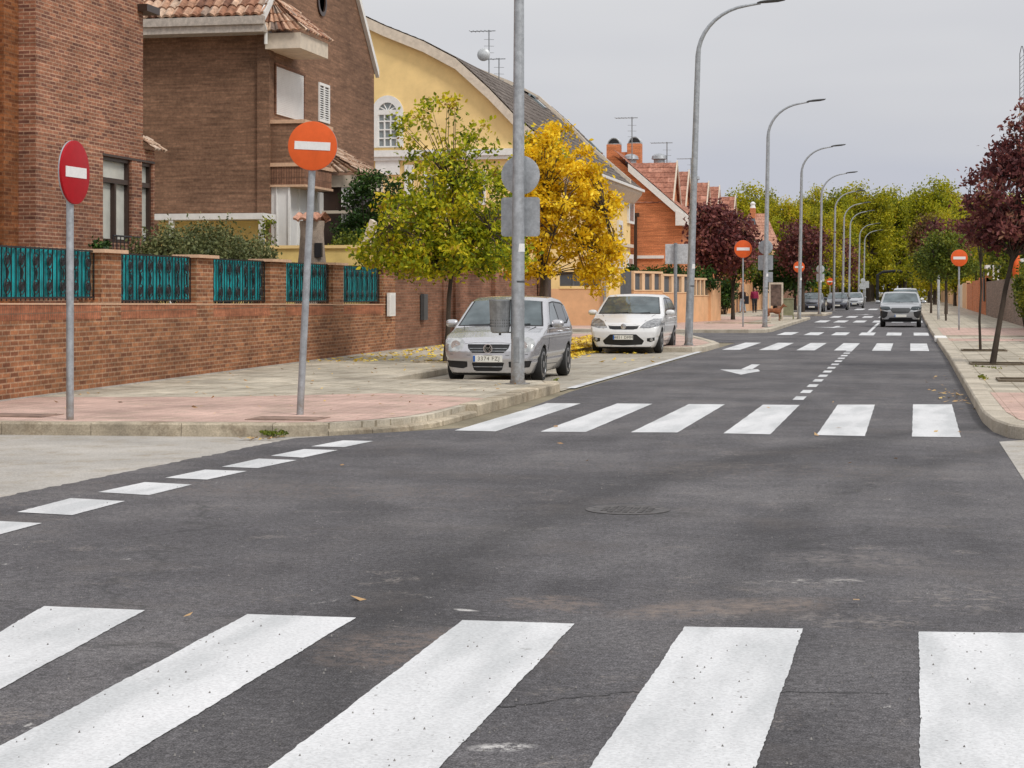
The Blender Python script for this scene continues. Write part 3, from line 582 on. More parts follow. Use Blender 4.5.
# first panel spans to the left of the frame, another pillar stands out of view
pills = [(-4.7, -4.05)] + pills
for (a, b) in pills:
    a2 = a + .22 if b - a > .6 else a
    mb = MB(); mb.box(-.36, .004, a, b, 0.02, 2.2); p = mb.build('pillar', M['brick_fence'], gw)
    mb = MB(); mb.box(-.42, .09, a - .09, b + .09, 2.2, 2.255); mb.build('cap', M['stone_cap'], p)
for i in range(len(pills) - 1):
    y0, y1 = pills[i][1] + .02, pills[i + 1][0] - .02; zb0 = max(wsill(y0), wsill(y1)) + .05; zt = 2.24 if i == 0 else 2.22
    pn = MB(); n = int((y1 - y0) / .03)
    vs = []; fs = []
    for k in range(n + 1):
        yy = y0 + (y1 - y0) * k / n; off = -.16 + .022 * math.sin(k * .03 * 2 * PI / .19) + .006 * math.sin(k * 1.7)
        vs += [(off, yy, zb0), (off, yy, zt - .02 + .012 * math.sin(k * .23))]
    for k in range(n): fs.append((2 * k, 2 * k + 2, 2 * k + 3, 2 * k + 1))
    pn.add(vs, fs); pa = pn.build('screen_panel', M['teal'], gw, True)
    rl = MB(); m = max(2, round((y1 - y0) / .155))
    for k in range(m + 1):
        yy = y0 + (y1 - y0) * k / m; rl.box(-.115, -.099, yy - .006, yy + .006, zb0 - .03, zt)
    for z in (zb0, zt - .03): rl.box(-.122, -.092, y0, y1, z, z + .025)
    rl.build('railing', M['black'], pa)
    q = max(3, round((y1 - y0) / .46)); orn = MB()
    for k in range(q):
        yc = y0 + (y1 - y0) * (k + .5) / q
        for zc in (zb0 + .17, zt - .20):
            for rr in (.095, .05):
                orn.tube([(-.10, yc + rr * math.cos(j * PI / 7), zc + rr * 1.15 * math.sin(j * PI / 7)) for j in range(15)], .0085, 5, False)
            for s_ in (-1, 1): orn.tube([(-.10, yc + s_ * (.03 + .03 * math.cos(j)), zc + .07 * math.sin(j * 1.3)) for j in range(6)], .007, 4, False)
        orn.tube([(-.10, yc, zb0 + .28), (-.10, yc + .02, (zb0 + zt) / 2), (-.10, yc, zt - .31)], [.007, .02, .007], 6)
    orn.build('ornament', M['black'], pa)
mb = MB(); mb.box(.05, .12, wy(385), wy(391), 1.1 - .1, 1.58); b_ = mb.build('meter_box', M['white'], gw)
mb = MB(); mb.box(.12, .126, wy(385) + .05, wy(391) - .05, 1.06, 1.52); mb.build('lid', M['whiteS'], b_)
# wall continues, taller and plain
g2 = thing('brick_wall', 'plain taller brown brick wall behind the two parked cars', 'wall', (0, 0, 0))
yA, yB = W0.y + WD.y * t_end + .02, 67.0
mb = MB(); xa = W0.x + WD.x * t_end
q2 = [(xa + .0, yA), (-12.95, 60), (-13.05, yB), (-13.35, yB), (-13.25, 60), (xa - .3, yA)]
mb.prism(q2, 0, 2.12); mb.build('wall_body', M['brick_fence2'], g2)
mb = MB(); mb.prism([(x + (.03 if i < 3 else -.03), y) for i, (x, y) in enumerate(q2)], 2.12, 2.24); mb.build('coping', M['brick_cap'], g2)
for (a, b, m_) in ((418, 424, 'dark'), (470, 492, 'brownframe'), (524, 545, 'brownframe')):
    y0_, y1_ = yx(a, -12.85), yx(b, -12.85)
    mb = MB()
    if m_ == 'dark': mb.box(xa - .01, xa + .09, y0_, y0_ + .4, .85, 1.55); mb.build('letter_box', M['dark'], g2)
for pxk in (440, 452, 492, 520, 541):
    yk = yx(pxk, -12.9); mb = MB(); mb.box(-13.0, -12.79, yk, yk + .55, 0.1, 2.3); mb.build('pier', M['brick_fence2'], g2)
mb = MB(); yk = yx(543, -12.95); mb.box(-12.98, -12.90, yk, yk + 1.3, .14, 2.1); mb.build('side_door', M['brownframe'], g2)
# yellow boundary wall between the two gardens
mb = MB(); mb.box(-17.0, -13.1, 46.7, 46.95, 0, 2.72); t = thing('garden_wall', 'yellow rendered garden wall between the brown house and the brick wall', 'wall'); mb.build('wall_body', M['yellow2'], t)
mb = MB(); mb.box(-17.0, -13.05, 46.65, 47.0, 2.72, 2.80); mb.build('coping', M['yellow'], t)

# ------------------------------------------------------------ roofs made of real tile courses
def tiles(name, mat, p00, p10, p01, p11, tw=.22, th=.38, amp=.05, parent=None, per=6, flat=False):
    """tile courses on the quad p00(eave left) p10(eave right) p01(top left) p11(top right)"""
    p00, p10, p01, p11 = map(Vector, (p00, p10, p01, p11))
    W_ = max((p10 - p00).length, (p11 - p01).length); Hh = ((p01 - p00).length + (p11 - p10).length) / 2
    nu, nv = max(1, round(W_ / tw)), max(1, round(Hh / th)); N = (p10 - p00).cross(p01 - p00).normalized()
    if N.z < 0: N = -N
    mb = MB(); uv = []; rr = random.Random(len(name) + int(W_ * 10))
    us = [i / per for i in range(nu * per + 1)]
    for j in range(nv):
        jit = [rr.uniform(-.02, .02) for _ in range(nu + 1)]
        for e, off in ((0, 1.0), (1, .25)):
            for u in us:
                fu = u / nu; v = (j + e * 1.08) / nv; v = min(v + (jit[min(int(u), nu - 1)] * .5 / nv * (0 if e else 1)), 1.0)
                a = p00.lerp(p10, fu); b = p01.lerp(p11, fu); P_ = a.lerp(b, v)
                wv_ = (abs(math.cos(PI * u)) ** .7 if not flat else .25 + .75 * abs(math.cos(PI * u)) ** 6)
                P_ = P_ + N * (amp * wv_ + amp * .7 * off); mb.v.append(tuple(P_)); uv.append((u + .001, j + .5))
        n0 = len(mb.v) - 2 * len(us); L = len(us)
        for k in range(L - 1): mb.f.append((n0 + k, n0 + k + 1, n0 + L + k + 1, n0 + L + k))
        # front lip of the course
        nn = len(mb.v)
        for k, u in enumerate(us):
            q = Vector(mb.v[n0 + k]) - N * (amp * .9); mb.v.append(tuple(q)); uv.append((u + .001, j + .5))
        for k in range(L - 1): mb.f.append((nn + k, nn + k + 1, n0 + k + 1, n0 + k))
    mb.uv = uv
    return mb.build(name, mat, parent)
def slab4(p, th, name, mat, parent):                # roof slab under the tiles
    a, b, c, d = map(Vector, p); N = (b - a).cross(d - a).normalized(); N = N if N.z > 0 else -N
    vs = [x - N * .01 for x in (a, b, c, d)] + [x - N * th for x in (a, b, c, d)]
    mb = MB(); mb.add(vs, [(0, 1, 2, 3), (7, 6, 5, 4), (0, 4, 5, 1), (1, 5, 6, 2), (2, 6, 7, 3), (3, 7, 4, 0)]); return mb.build(name, mat, parent)

# ------------------------------------------------------------ house A: mottled brick, left edge
hA = thing('brick_house', 'tall mottled red brick house with brown framed corner windows at left edge', 'house')
XA = -16.0; yc = yx(36, XA); ye = yx(143, XA); ye2 = yx(154.5, XA)
wa0, wa1 = yx(103, XA), yx(132, XA); wb0, wb1 = yx(142, XA), yx(153.5, XA)
zt_, zb_ = zx(118, 158, XA), zx(118, 243, XA)
mb = MB()
mb.box(-24, XA, yc, wa0, 0, 12); mb.box(-24, XA, wa0, ye, zt_, 12); mb.box(-24, XA, wa0, wb1, 0, zb_)
mb.box(-24, XA - .35, wa0, wb1, zb_, zt_); mb.box(XA - .35, XA, wa1, wb0, zb_, zt_); mb.box(-24, XA, ye, ye2, zt_, zx(150, 150, XA)); mb.box(XA - .36, XA, wb1, ye2, zb_ - .5, zt_)
mb.build('wall', M['brick_a'], hA)
mb = MB(); mb.box(-30, -16.62, yc - 4.5, yc - .003, 0, 12); mb.box(-16.62, XA - .35, yc - .6, yc - .003, 0, 12); mb.build('wing', M['brick_a2'], hA)
mb = MB(); mb.box(XA - .1, XA + .006, wa0 - .02, ye2 + .01, zt_ + .003, zt_ + .05); mb.build('lintel', M['brownframe'], hA)
for (a, b, nm) in ((wa0, wa1, 2), (wb0, wb1, 1)):
    mb = MB(); mb.box(XA - .2, XA - .06, a, a + .07, zb_, zt_); mb.box(XA - .2, XA - .06, b - .07, b, zb_, zt_); mb.box(XA - .2, XA - .06, a + .07, b - .07, zt_ - .07, zt_); mb.box(XA - .2, XA - .06, a + .07, b - .07, zb_, zb_ + .08)
    zm = zt_ - (zt_ - zb_) * .30; mb.box(XA - .19, XA - .05, a + .07, b - .07, zm, zm + .10)
    if nm == 2: mb.box(XA - .19, XA - .05, (a + b) / 2 - .04, (a + b) / 2 + .04, zb_ + .08, zm)
    fr = mb.build('window_frame', M['brownframe'], hA)
    mb = MB(); mb.box(XA - .17, XA - .15, a + .05, b - .05, zb_ + .05, zt_ - .05); mb.build('pane', M['curtain'], fr)
mb = MB(); zr = zb_ + .12
for k in range(18):
    yy = wa0 - .3 + k * (ye2 - wa0 + .5) / 17; mb.tube([(XA + .35, yy, zr - .85), (XA + .35, yy, zr)], .012, 5)
mb.tube([(XA + .35, wa0 - .3, zr), (XA + .35, ye2 + .2, zr)], .02, 6); mb.tube([(XA + .35, wa0 - .3, zr - .85), (XA + .35, ye2 + .2, zr - .85)], .02, 6); mb.build('balcony_rail', M['black'], hA)
za = zx(146, 151, XA)
tiles('canopy_roof', M['tileA2'], (XA + .22, ye + .02, za + .0), (XA + .22, ye + .75, za + .0), (XA - .25, ye + .02, za + .33), (XA - .25, ye + .75, za + .33), .2, .2, .04, hA)
mb = MB(); mb.box(XA - .3, XA + .22, ye - .3, ye + .4, zx(143, 13, XA), zx(143, 6, XA)); mb.build('eave', M['brownframe'], hA)
mb = MB(); mb.box(XA + .003, XA + .06, wa0 - .9, wa0 - .3, zb_ - .5, zb_ - .4); mb.build('ledge', M['cream'], hA)

# ------------------------------------------------------------ house B: brown brick with gable, bay and shutters
hB = thing('brick_house', 'brown brick house with roman tile roof, white roller shutters and gable', 'house')
XB = -17.0; y0 = yx(268, XB); y1 = yx(374, XB); zE = zx(268, 36, XB) ; zE2 = zx(378, 74, XB)
zE = (zE + zE2) / 2 + .26; sl_ = (zx(355, 0, XB) - zE2) / (y1 - yx(355, XB)); ym = (y0 + y1) / 2; zR = zE + sl_ * (ym - y0)
mb = MB(); mb.xprism([(y0, 0), (y1, 0), (y1, zE), (ym, zR), (y0, zE)], -34, XB); mb.build('wall', M['brick_b'], hB)
mb = MB(); mb.box(XB - .28, XB + .06, y0 - .08, y0 + .30, 0.02, zE - .1); mb.build('corner_pier', M['brick_b'], hB)
e0, e1 = y0 - .6, y1 + .2; zf0 = zE - .02
tiles('roof', M['tileA'], (-34, e0, zf0 + .12), (XB + .1, e0, zf0 + .12), (-34, ym, zR + .15), (XB + .1, ym, zR + .15), .25, .42, .085, hB)
tiles('roof', M['tileA'], (-34, e1, zE - .2), (XB + .1, e1, zE - .2), (-34, ym, zR + .15), (XB + .1, ym, zR + .15), .25, .42, .085, hB)
mb = MB(); mb.box(-34, XB + .12, e0 - .13, e0 + .02, zf0 - .10, zf0 + .12); mb.box(-34, XB + .10, e0 - .06, e0 + .05, zf0 - .30, zf0 - .10); mb.box(-34, XB + .10, e0 + .05, y0 - .003, zf0 - .30, zf0 - .22); mb.build('gutter', M['gutter'], hB)
for s0, s1, zz0 in ((e0, ym, zf0), (e1, ym, zE - .3)):
    mb = MB(); mb.xprism([(s0, zz0 - .02), (s1, zR + .02), (s1, zR + .26), (s0, zz0 + .24)] if s0 < s1 else [(s1, zR + .02), (s0, zz0 - .02), (s0, zz0 + .24), (s1, zR + .26)], XB + .003, XB + .12); mb.build('verge', M['white'], hB)
mb = MB(); mb.tube([(XB + .06, y0 - .35, zE - .62), (XB + .06, y0 - .35, zE - .25), (XB + .06, e0, zf0)], .05, 8); mb.build('downpipe', M['white'], hB)
mb = MB(); cy_, cz_ = yx(321, XB), zx(321, 2, XB)
mb.lathe([(.42, 0), (.42, .05), (.30, .05), (.30, .0)], (XB + .005, cy_, cz_), 28, 'x'); mb.build('round_vent', M['brownframe'], hB)
# hood over the bay
hx = XB + 1.0; h0, h1 = y0 + .0, yx(328, hx); zh = zx(300, 32, hx)
mb = MB(); mb.box(XB + .004, hx, h0 - .25, h1, zh - .42, zh); mb.build('hood', M['cream'], hB)
tiles('hood_roof', M['tileA'], (hx + .08, h0 - .3, zh + .03), (hx + .08, h1 + .1, zh + .03), (XB + .02, h0 + .25, zh + 1.0), (XB + .02, h1 - .5, zh + 1.0), .22, .38, .06, hB)
tiles('hood_roof', M['tileA'], (XB, h0 - .33, zh + .03), (hx + .08, h0 - .33, zh + .03), (XB + .0, h0 + .25, zh + 1.0), (XB + .03, h0 + .25, zh + 1.0), .22, .38, .06, hB)
# shuttered window above balcony
a, b = yx(275, XB), yx(303, XB); z1, z0 = zx(275, 66, XB), zx(275, 114, XB)
mb = MB(); mb.box(XB, XB + .06, a - .08, b + .08, z1, z1 + .08); mb.box(XB, XB + .05, b, b + .07, z0, z1); mb.box(XB, XB + .05, a - .07, a, z0, z1); fr = mb.build('window_frame', M['brick_b2'], hB)
def shutter(name, X, a, b, z0, z1, parent, split=False):
    mb = MB(); n = int((z1 - z0) / .05)
    mb.xprism([(a, z0), (b, z0), (b, z1), (a, z1)], X + .003, X + .022)
    for k in range(n): mb.box(X + .022, X + .034, a + .02, b - .02, z0 + k * .05 + .006, z0 + (k + 1) * .05 - .006)
    if split: mb.box(X + .022, X + .06, (a + b) / 2 - .04, (a + b) / 2 + .04, z0, z1)
    return mb.build(name, M['whiteS'], parent)
shutter('roller_shutter', XB + .003, a, b - .02, z0, z1, hB)
# balcony box
bx_ = XB + 1.0; bt, bb = zx(300, 122, bx_), zx(300, 186, bx_); b0, b1 = y0 + .05, yx(331, bx_)
mb = MB(); mb.box(XB + .003, bx_, b0, b1, bb + .65, bt); p_ = mb.build('balcony', M['brick_b'], hB)
mb = MB(); mb.box(XB + .003, bx_ + .012, b0 - .012, b1 + .012, bb + .06, bb + .55); mb.build('soldier_course', M['brick_b2'], p_)
for za_, zb2 in ((bt, bt + .10), (bb + .55, bb + .65), (bb, bb + .06)):
    mb = MB(); mb.box(XB + .003, bx_ + .05, b0 - .05, b1 + .05, za_, zb2); mb.build('band', M['stone_cap'], p_)
# shutters below
sh = thing  # ground-floor glazed bay closed by white shutters
a, b = y0 + .1, yx(326, XB + .6); mb = MB(); mb.box(XB + .003, XB + .55, a, b, 1.3, bb); q_ = mb.build('bay_window', M['whiteS'], hB)
for k in range(5):
    mb = MB(); yk = a + (b - a) * k / 4; mb.box(XB + .55, XB + .60, yk - .05, yk + .05, 1.3, bb); mb.build('frame', M['white'], q_)
mb = MB(); mb.box(XB + .2, XB + .24, a - .04, a - .002, 1.3, bb); mb.build('frame', M['white'], q_)
# louvred window
a, b = yx(318, XB), yx(328.5, XB); z1, z0 = zx(318, 82, XB), zx(318, 121, XB)
mb = MB(); mb.box(XB + .003, XB + .05, a, b, z1 - .08, z1); mb.box(XB + .003, XB + .05, a, b, z0, z0 + .08); mb.box(XB + .003, XB + .05, a, a + .07, z0 + .08, z1 - .08); mb.box(XB + .003, XB + .05, b - .07, b, z0 + .08, z1 - .08); mb.box(XB + .003, XB + .05, (a + b) / 2 - .04, (a + b) / 2 + .04, z0 + .08, z1 - .08)
n = 14
for k in range(n):
    zk = z0 + .1 + (z1 - z0 - .2) * k / n; mb.add([(XB + .04, a + .07, zk), (XB + .04, b - .07, zk), (XB + .012, b - .07, zk + .035), (XB + .012, a + .07, zk + .035)], [(0, 1, 2, 3)])
lv = mb.build('louvred_window', M['white'], hB)
mb = MB(); mb.box(XB + .001, XB + .005, a + .05, b - .05, z0 + .05, z1 - .05); mb.build('slat_shade', M['brownframe'], lv)  # dark sheet behind the slats, shade of the slots put into its colour
# porch at the far end
pX = XB + 1.5; p0 = yx(341, pX - .4); p1 = p0 + 3.0; zp = zx(348, 172, pX)
mb = MB(); mb.box(XB + .003, pX, p0, p1, zp - .38, zp - .05); pp = mb.build('porch_beam', M['cream'], hB)
tiles('porch_roof', M['tileA2'], (pX + .15, p0 - .15, zp), (pX + .15, p1, zp), (XB + .02, p0 + .35, zp + .95), (XB + .02, p1, zp + .95), .22, .38, .06, hB)
tiles('porch_roof', M['tileA2'], (XB, p0 - .15, zp), (pX + .15, p0 - .15, zp), (XB, p0 + .35, zp + .95), (XB + .03, p0 + .35, zp + .95), .22, .38, .06, hB)
mb = MB(); mb.box(XB + .003, pX - .3, p0 + .1, p1 - .1, .2, zp - .38); mb.build('porch_shade_block', M['brownframe'], hB)  # solid dark brown block, its colour gives the shade under the porch
for z0, z1 in ((zx(348, 207, pX - .3), zx(348, 187, pX - .3)), (zx(348, 224, pX - .3), zx(348, 213, pX - .3))):
    mb = MB(); xa_, xb_ = xy(343, p0 + .1), xy(353, p0 + .1)
    for f in (0, .33, .66, 1): mb.box(xa_ + (xb_ - xa_) * f - .03, xa_ + (xb_ - xa_) * f + .03, p0 + .03, p0 + .097, z0, z1)
    mb.box(xa_, xb_, p0 + .04, p0 + .095, z1 - .06, z1); mb.box(xa_, xb_, p0 + .04, p0 + .095, z0, z0 + .06); mb.build('porch_window', M['white'], hB)
mb = MB(); mb.box(XB + .3, pX, p0 - .05, p0 + .02, zx(345, 212, pX), zx(345, 209, pX)); mb.build('ledge', M['cream'], hB)
# white edged carport roof before the brown wall
cp = thing('carport', 'low white edged carport with yellow back wall beside the brown house', 'carport')
yC = y0 - 1.0; xc0, xc1 = xy(150, yC), xy(264.5, yC); zc = zy(220, 213.5, yC)
mb = MB(); mb.box(xc0, xc1, yC - .1, yC + .9, zc - .16, zc); mb.box(xc1 - .14, xc1, yC - .08, yC + .05, 0, zc - .16); mb.box(xy(172, yC) - .06, xy(172, yC) + .06, yC - .08, yC + .05, 0, zc - .16); mb.build('frame', M['white'], cp)
mb = MB(); mb.box(xc0, xc1 - .2, yC + .6, yC + .7, 0, zc - .17); mb.build('back_wall', M['yellow2'], cp)

# garden chimney / barbecue
gy = 45.0; gx = xy(312, gy); tt = thing('garden_chimney', 'flared grey barbecue chimney capped with terracotta tiles behind the railing', 'chimney', (gx, gy, 0))
mb = MB(); H_ = zy(312, 219, gy)
mb.lathe([(.44, .0), (.42, 1.6), (.38, 2.1), (.32, 2.6), (.29, H_ - .3), (.31, H_ - .15), (.31, H_ - .05), (.2, H_ - .04)], (0, 0, 0), 14); mb.build('stack', M['stump'], tt, True)
tiles('cap', M['tileD'], (-.36, -.36, H_ - .08), (.36, -.36, H_ - .08), (-.34, .0, H_ + .10), (.34, .0, H_ + .10), .24, .3, .07, tt)
tiles('cap', M['tileD'], (-.36, .36, H_ - .08), (.36, .36, H_ - .08), (-.34, .0, H_ + .10), (.34, .0, H_ + .10), .24, .3, .07, tt)
for dz in (.95,):
    mb = MB(); mb.box(.16, .34, -.30, -.2, H_ - dz, H_ - dz + .35); mb.build('opening', M['black'], tt)
# leaning stone slab seen between bush and tree
mb = MB(); sy = 47.6; mb.yprism([(xy(357, sy), 2.6), (xy(372, sy), 2.6), (xy(374, sy), zy(373, 222, sy)), (xy(370, sy), zy(370, 219, sy))], sy, sy + .3)
tag(mb.build('garden_ornament', M['cream']), 'pale slanting stone slab beside the green bush above the yellow wall', 'ornament')

# ------------------------------------------------------------ house C: yellow with dark curved roofs
hC = thing('yellow_house', 'large yellow rendered house with dark tiled roof and arched window', 'house')
XC = -15.9; yC0 = yx(561, XC + .4) + .8; yC1 = yx(638, XC + .45); yU = yC0 * 1.235
zEc = zx(600, 172, XC)
def rpt(px, py): return (xy(px, yC0), zy(px, py, yC0))
prof = [(XC + .5, zx(561, 158, XC + .5)), rpt(515, 116), rpt(490, 90), rpt(457, 60), rpt(425, 43), rpt(385, 27), rpt(340, 6)]
prof = [(XC + .55, 7.55)] + prof[1:]
wallp = [(x, z - .30) for x, z in prof]; wallp[0] = (XC, wallp[0][1] + .1)
poly = [(XC, 0)] + wallp + [(prof[-1][0] - 6, prof[-1][1]), (prof[-1][0] - 6, 0)]
mb = MB(); mb.yprism(poly[::-1], yC0, yC1); mb.build('wall', M['yellow'], hC)
pr2 = [(x, z + .02) for x, z in prof] + [(prof[-1][0] - 6, prof[-1][1] + 1.2)]
for ya, yb in ((yC0 - .28, yU), (yU, yC1 + .3)):
    for i in range(len(pr2) - 1):
        (xa1, za1), (xb1, zb1) = pr2[i], pr2[i + 1]; o = 0 if ya < yU else .0
        tiles('roof', M['tileB'], (xa1, ya, za1), (xa1, yb, za1), (xb1, ya, zb1), (xb1, yb, zb1), .30, .42, .05, hC, 4)
def band(ya, yb, top, thick, name, mat, prf):
    mb = MB(); up = [(x, z + top) for x, z in prf]; dn = [(x - .0, z + top - thick) for x, z in prf]
    for i in range(len(prf) - 1): mb.yprism([up[i], dn[i], dn[i + 1], up[i + 1]], ya, yb)
    return mb.build(name, mat, hC)
band(yC0 - .36, yC0 - .18, .04, .50, 'verge', M['cream'], prof); band(yU - .25, yU + .1, .34, .42, 'verge', M['cream'], prof)
mb = MB(); mb.yprism([(XC - .02, 6.6), (XC + .25, 6.75), (XC + .62, 7.2), (XC + .7, 7.5), (XC - .02, 7.5)], yC0 - .2, yC1 + .3); mb.build('eave', M['cream'], hC)
mb = MB(); mb.box(XC + .7, XC + .8, yC0 - .25, yC1 + .35, 7.38, 7.52); mb.build('gutter', M['white'], hC)
# skylights
for k, (px, py, pw) in enumerate([(528, 104, 1), (537, 112, 1), (594, 135, 1), (521, 118, 1)]):
    Yk = yU - 3.2 if k != 2 else (yU + 3.5)
    seg = 1; xk = xy(px, Yk)
    for i in range(len(prof) - 1):
        if prof[i + 1][0] <= xk <= prof[i][0]:
            f = (xk - prof[i][0]) / (prof[i + 1][0] - prof[i][0]); zk = prof[i][1] + f * (prof[i + 1][1] - prof[i][1]); sxz = Vector((prof[i + 1][0] - prof[i][0], prof[i + 1][1] - prof[i][1])).normalized()
            nx_, nz_ = sxz.y, -sxz.x
            if nz_ < 0: nx_, nz_ = -nx_, -nz_
            mb = MB(); a_ = (xk - sxz.x * .5 + nx_ * .05, zk - sxz.y * .5 + nz_ * .05); b2 = (xk + sxz.x * .5 + nx_ * .05, zk + sxz.y * .5 + nz_ * .05)
            mb.yprism([a_, (a_[0] + nx_ * .14, a_[1] + nz_ * .14), (b2[0] + nx_ * .14, b2[1] + nz_ * .14), b2], Yk - .4, Yk + .4); mb.build('skylight', M['glassL'], hC)
# arched window on the gable
xa_, xb_ = xy(378.5, yC0), xy(397.5, yC0); xm = (xa_ + xb_) / 2; rW = (xb_ - xa_) / 2; zs_ = zy(388, 113.5, yC0); zb0 = zy(388, 147.5, yC0)
def archpoly(r, z0, zsp, n=14): return [(xm - r, z0)] + [(xm - r * math.cos(PI * k / n), zsp + r * 1.1 * math.sin(PI * k / n)) for k in range(n + 1)] + [(xm + r, z0)]
aw = None
mb = MB(); o_, i_ = archpoly(rW + .30, zb0, zs_), archpoly(rW, zb0, zs_)
for k in range(len(o_) - 1): mb.yprism([o_[k], i_[k], i_[k + 1], o_[k + 1]], yC0 - .12, yC0 - .003)
aw = mb.build('arched_window', M['white'], hC)
mb = MB(); mb.yprism(i_[::-1], yC0 - .02, yC0 - .004); mb.build('pane', M['glassL'], aw)
mb = MB(); mb.box(xm - rW, xm + rW, yC0 - .10, yC0 - .021, zs_ - .06, zs_ + .16)
for f in (.02, .34, .66, .98): xx = xm - rW + 2 * rW * f; mb.box(xx - .035, xx + .035, yC0 - .08, yC0 - .021, zb0, zs_ - .06)
for f in (.02, .27, .52, .77): zz = zb0 + (zs_ - zb0) * f; mb.box(xm - rW, xm + rW, yC0 - .078, yC0 - .021, zz - .03, zz + .03)
for a_ in (35, 65, 115, 145): mb.tube([(xm, yC0 - .05, zs_ + .1), (xm + rW * math.cos(math.radians(a_)), yC0 - .05, zs_ + rW * 1.1 * math.sin(math.radians(a_)))], .03, 5)
mb.build('glazing_bars', M['white'], aw)
mb = MB(); mb.box(xy(360, yC0), XC + .08, yC0 - .30, yC0 - .003, zb0 - .45, zb0 - .15); mb.box(xy(360, yC0), XC + .05, yC0 - .2, yC0 - .003, zb0 - .62, zb0 - .45); mb.build('cornice', M['white'], hC)
for px0, px1, py0, py1 in ((376, 400, 152, 175), (405, 414, 165, 205), (424, 450, 172, 220), (470, 486, 170, 205), (432, 446, 178, 212)):
    mb = MB(); mb.box(xy(px0, yC0), xy(px1, yC0), yC0 - .10 - .02 * (px0 % 3), yC0 - .003, zy(px0, py1, yC0), zy(px0, py0, yC0)); fr = mb.build('window_frame', M['white'], hC)
    if px1 - px0 > 12 and px0 != 376:
        mb = MB(); yy = yC0 - .12 - .02 * (px0 % 3)
        for f0, f1 in ((.12, .46), (.54, .88)): mb.box(xy(px0 + (px1 - px0) * f0, yC0), xy(px0 + (px1 - px0) * f1, yC0), yy - .01, yy + .01, zy(px0, py1 - 4, yC0), zy(px0, py0 + 4, yC0))
        mb.build('pane', M['glass'], fr)
# street side windows (tall, white)
for pa_, pb_, qa, qb in ((617, 622, 192, 205), (627, 632.5, 196, 223), (617, 621, 220, 240), (606, 612, 190, 215), (617.5, 622, 252, 268), (626, 631.5, 254, 272), (606, 612, 250, 266)):
    a, b = yx(pa_, XC), yx(pb_, XC); z1, z0 = zx(pa_, qa, XC), zx(pa_, qb, XC); mb = MB(); mb.box(XC + .003, XC + .12, a, b, z0, z1); fr = mb.build('window_frame', M['white'], hC)
    mb = MB(); mb.box(XC + .12, XC + .128, a + .35, b - .35, z0 + .15, z1 - .25); mb.build('pane', M['glassL'], fr)
zc_ = zx(620, 243, XC); mb = MB(); mb.box(XC + .003, XC + .2, yC0 + 4, yC1, zc_ - .18, zc_); mb.build('string_course', M['cream'], hC)

# ------------------------------------------------------------ house D: orange brick terrace with cross gables
hD = thing('brick_house', 'orange brick terrace end house with red tiled roof and white verge', 'house')
XD = -13.5; yD = 116.0
dv = [(xy(690, yD), zy(690, 216, yD)), (xy(676, yD), zy(676, 206, yD)), (xy(630, yD), zy(630, 166, yD)), (xy(606, yD), zy(606, 144, yD))]
sD = (dv[2][1] - dv[1][1]) / (dv[1][0] - dv[2][0]); xr = xy(613, yD); zr_ = dv[1][1] + sD * (dv[1][0] - xr)
XD = xy(682, yD)
mb = MB(); mb.yprism([(XD, 0), (XD, zy(682, 212, yD)), (dv[1][0], dv[1][1] - .25), (xr, zr_ - .25), (xr - 6, zr_ - 5), (xr - 6, 0)][::-1], yD, 172); mb.build('wall', M['brick_c'], hD)
xe = XD + .55; ze_ = dv[1][1] - sD * (xe - dv[1][0])
tiles('roof', M['tileC'], (xe, yD - .3, ze_ + .05), (xe, 172, ze_ + .05), (xr, yD - .3, zr_ + .05), (xr, 172, zr_ + .05), .45, .5, .05, hD, 3)
xv = xy(629, yD); zv = dv[1][1] + sD * (dv[1][0] - xv)
mb = MB(); mb.yprism([(xe, ze_ + .08), (xv, zv + .08), (xv, zv - .40), (xe, ze_ - .40)], yD - .42, yD - .2); mb.yprism([(XD - .35, ze_ - .4), (xe + .05, ze_ - .4), (xe + .05, ze_ + .1), (XD - .35, ze_ + .55)], yD - .45, yD + .4); mb.build('verge', M['white'], hD)
mb = MB(); mb.box(XD + .004, xe, yD + .3, 172, ze_ - .42, ze_ - .05); mb.build('eave', M['white'], hD)
mb = MB(); mb.box(xy(632, yD), xy(664, yD), yD - .12, yD - .003, zy(650, 258.5, yD), zy(650, 255.5, yD)); mb.build('pipe', M['white'], hD)
mb = MB(); mb.box(xy(634, yD - .3), xy(637, yD - .3), yD - .35, yD - .2, 0, zy(636, 214, yD)); mb.box(xy(632, yD - .3), xy(639, yD - .3), yD - .4, yD - .15, zy(636, 217, yD), zy(636, 213, yD)); mb.build('downpipe', M['brownframe'], hD)
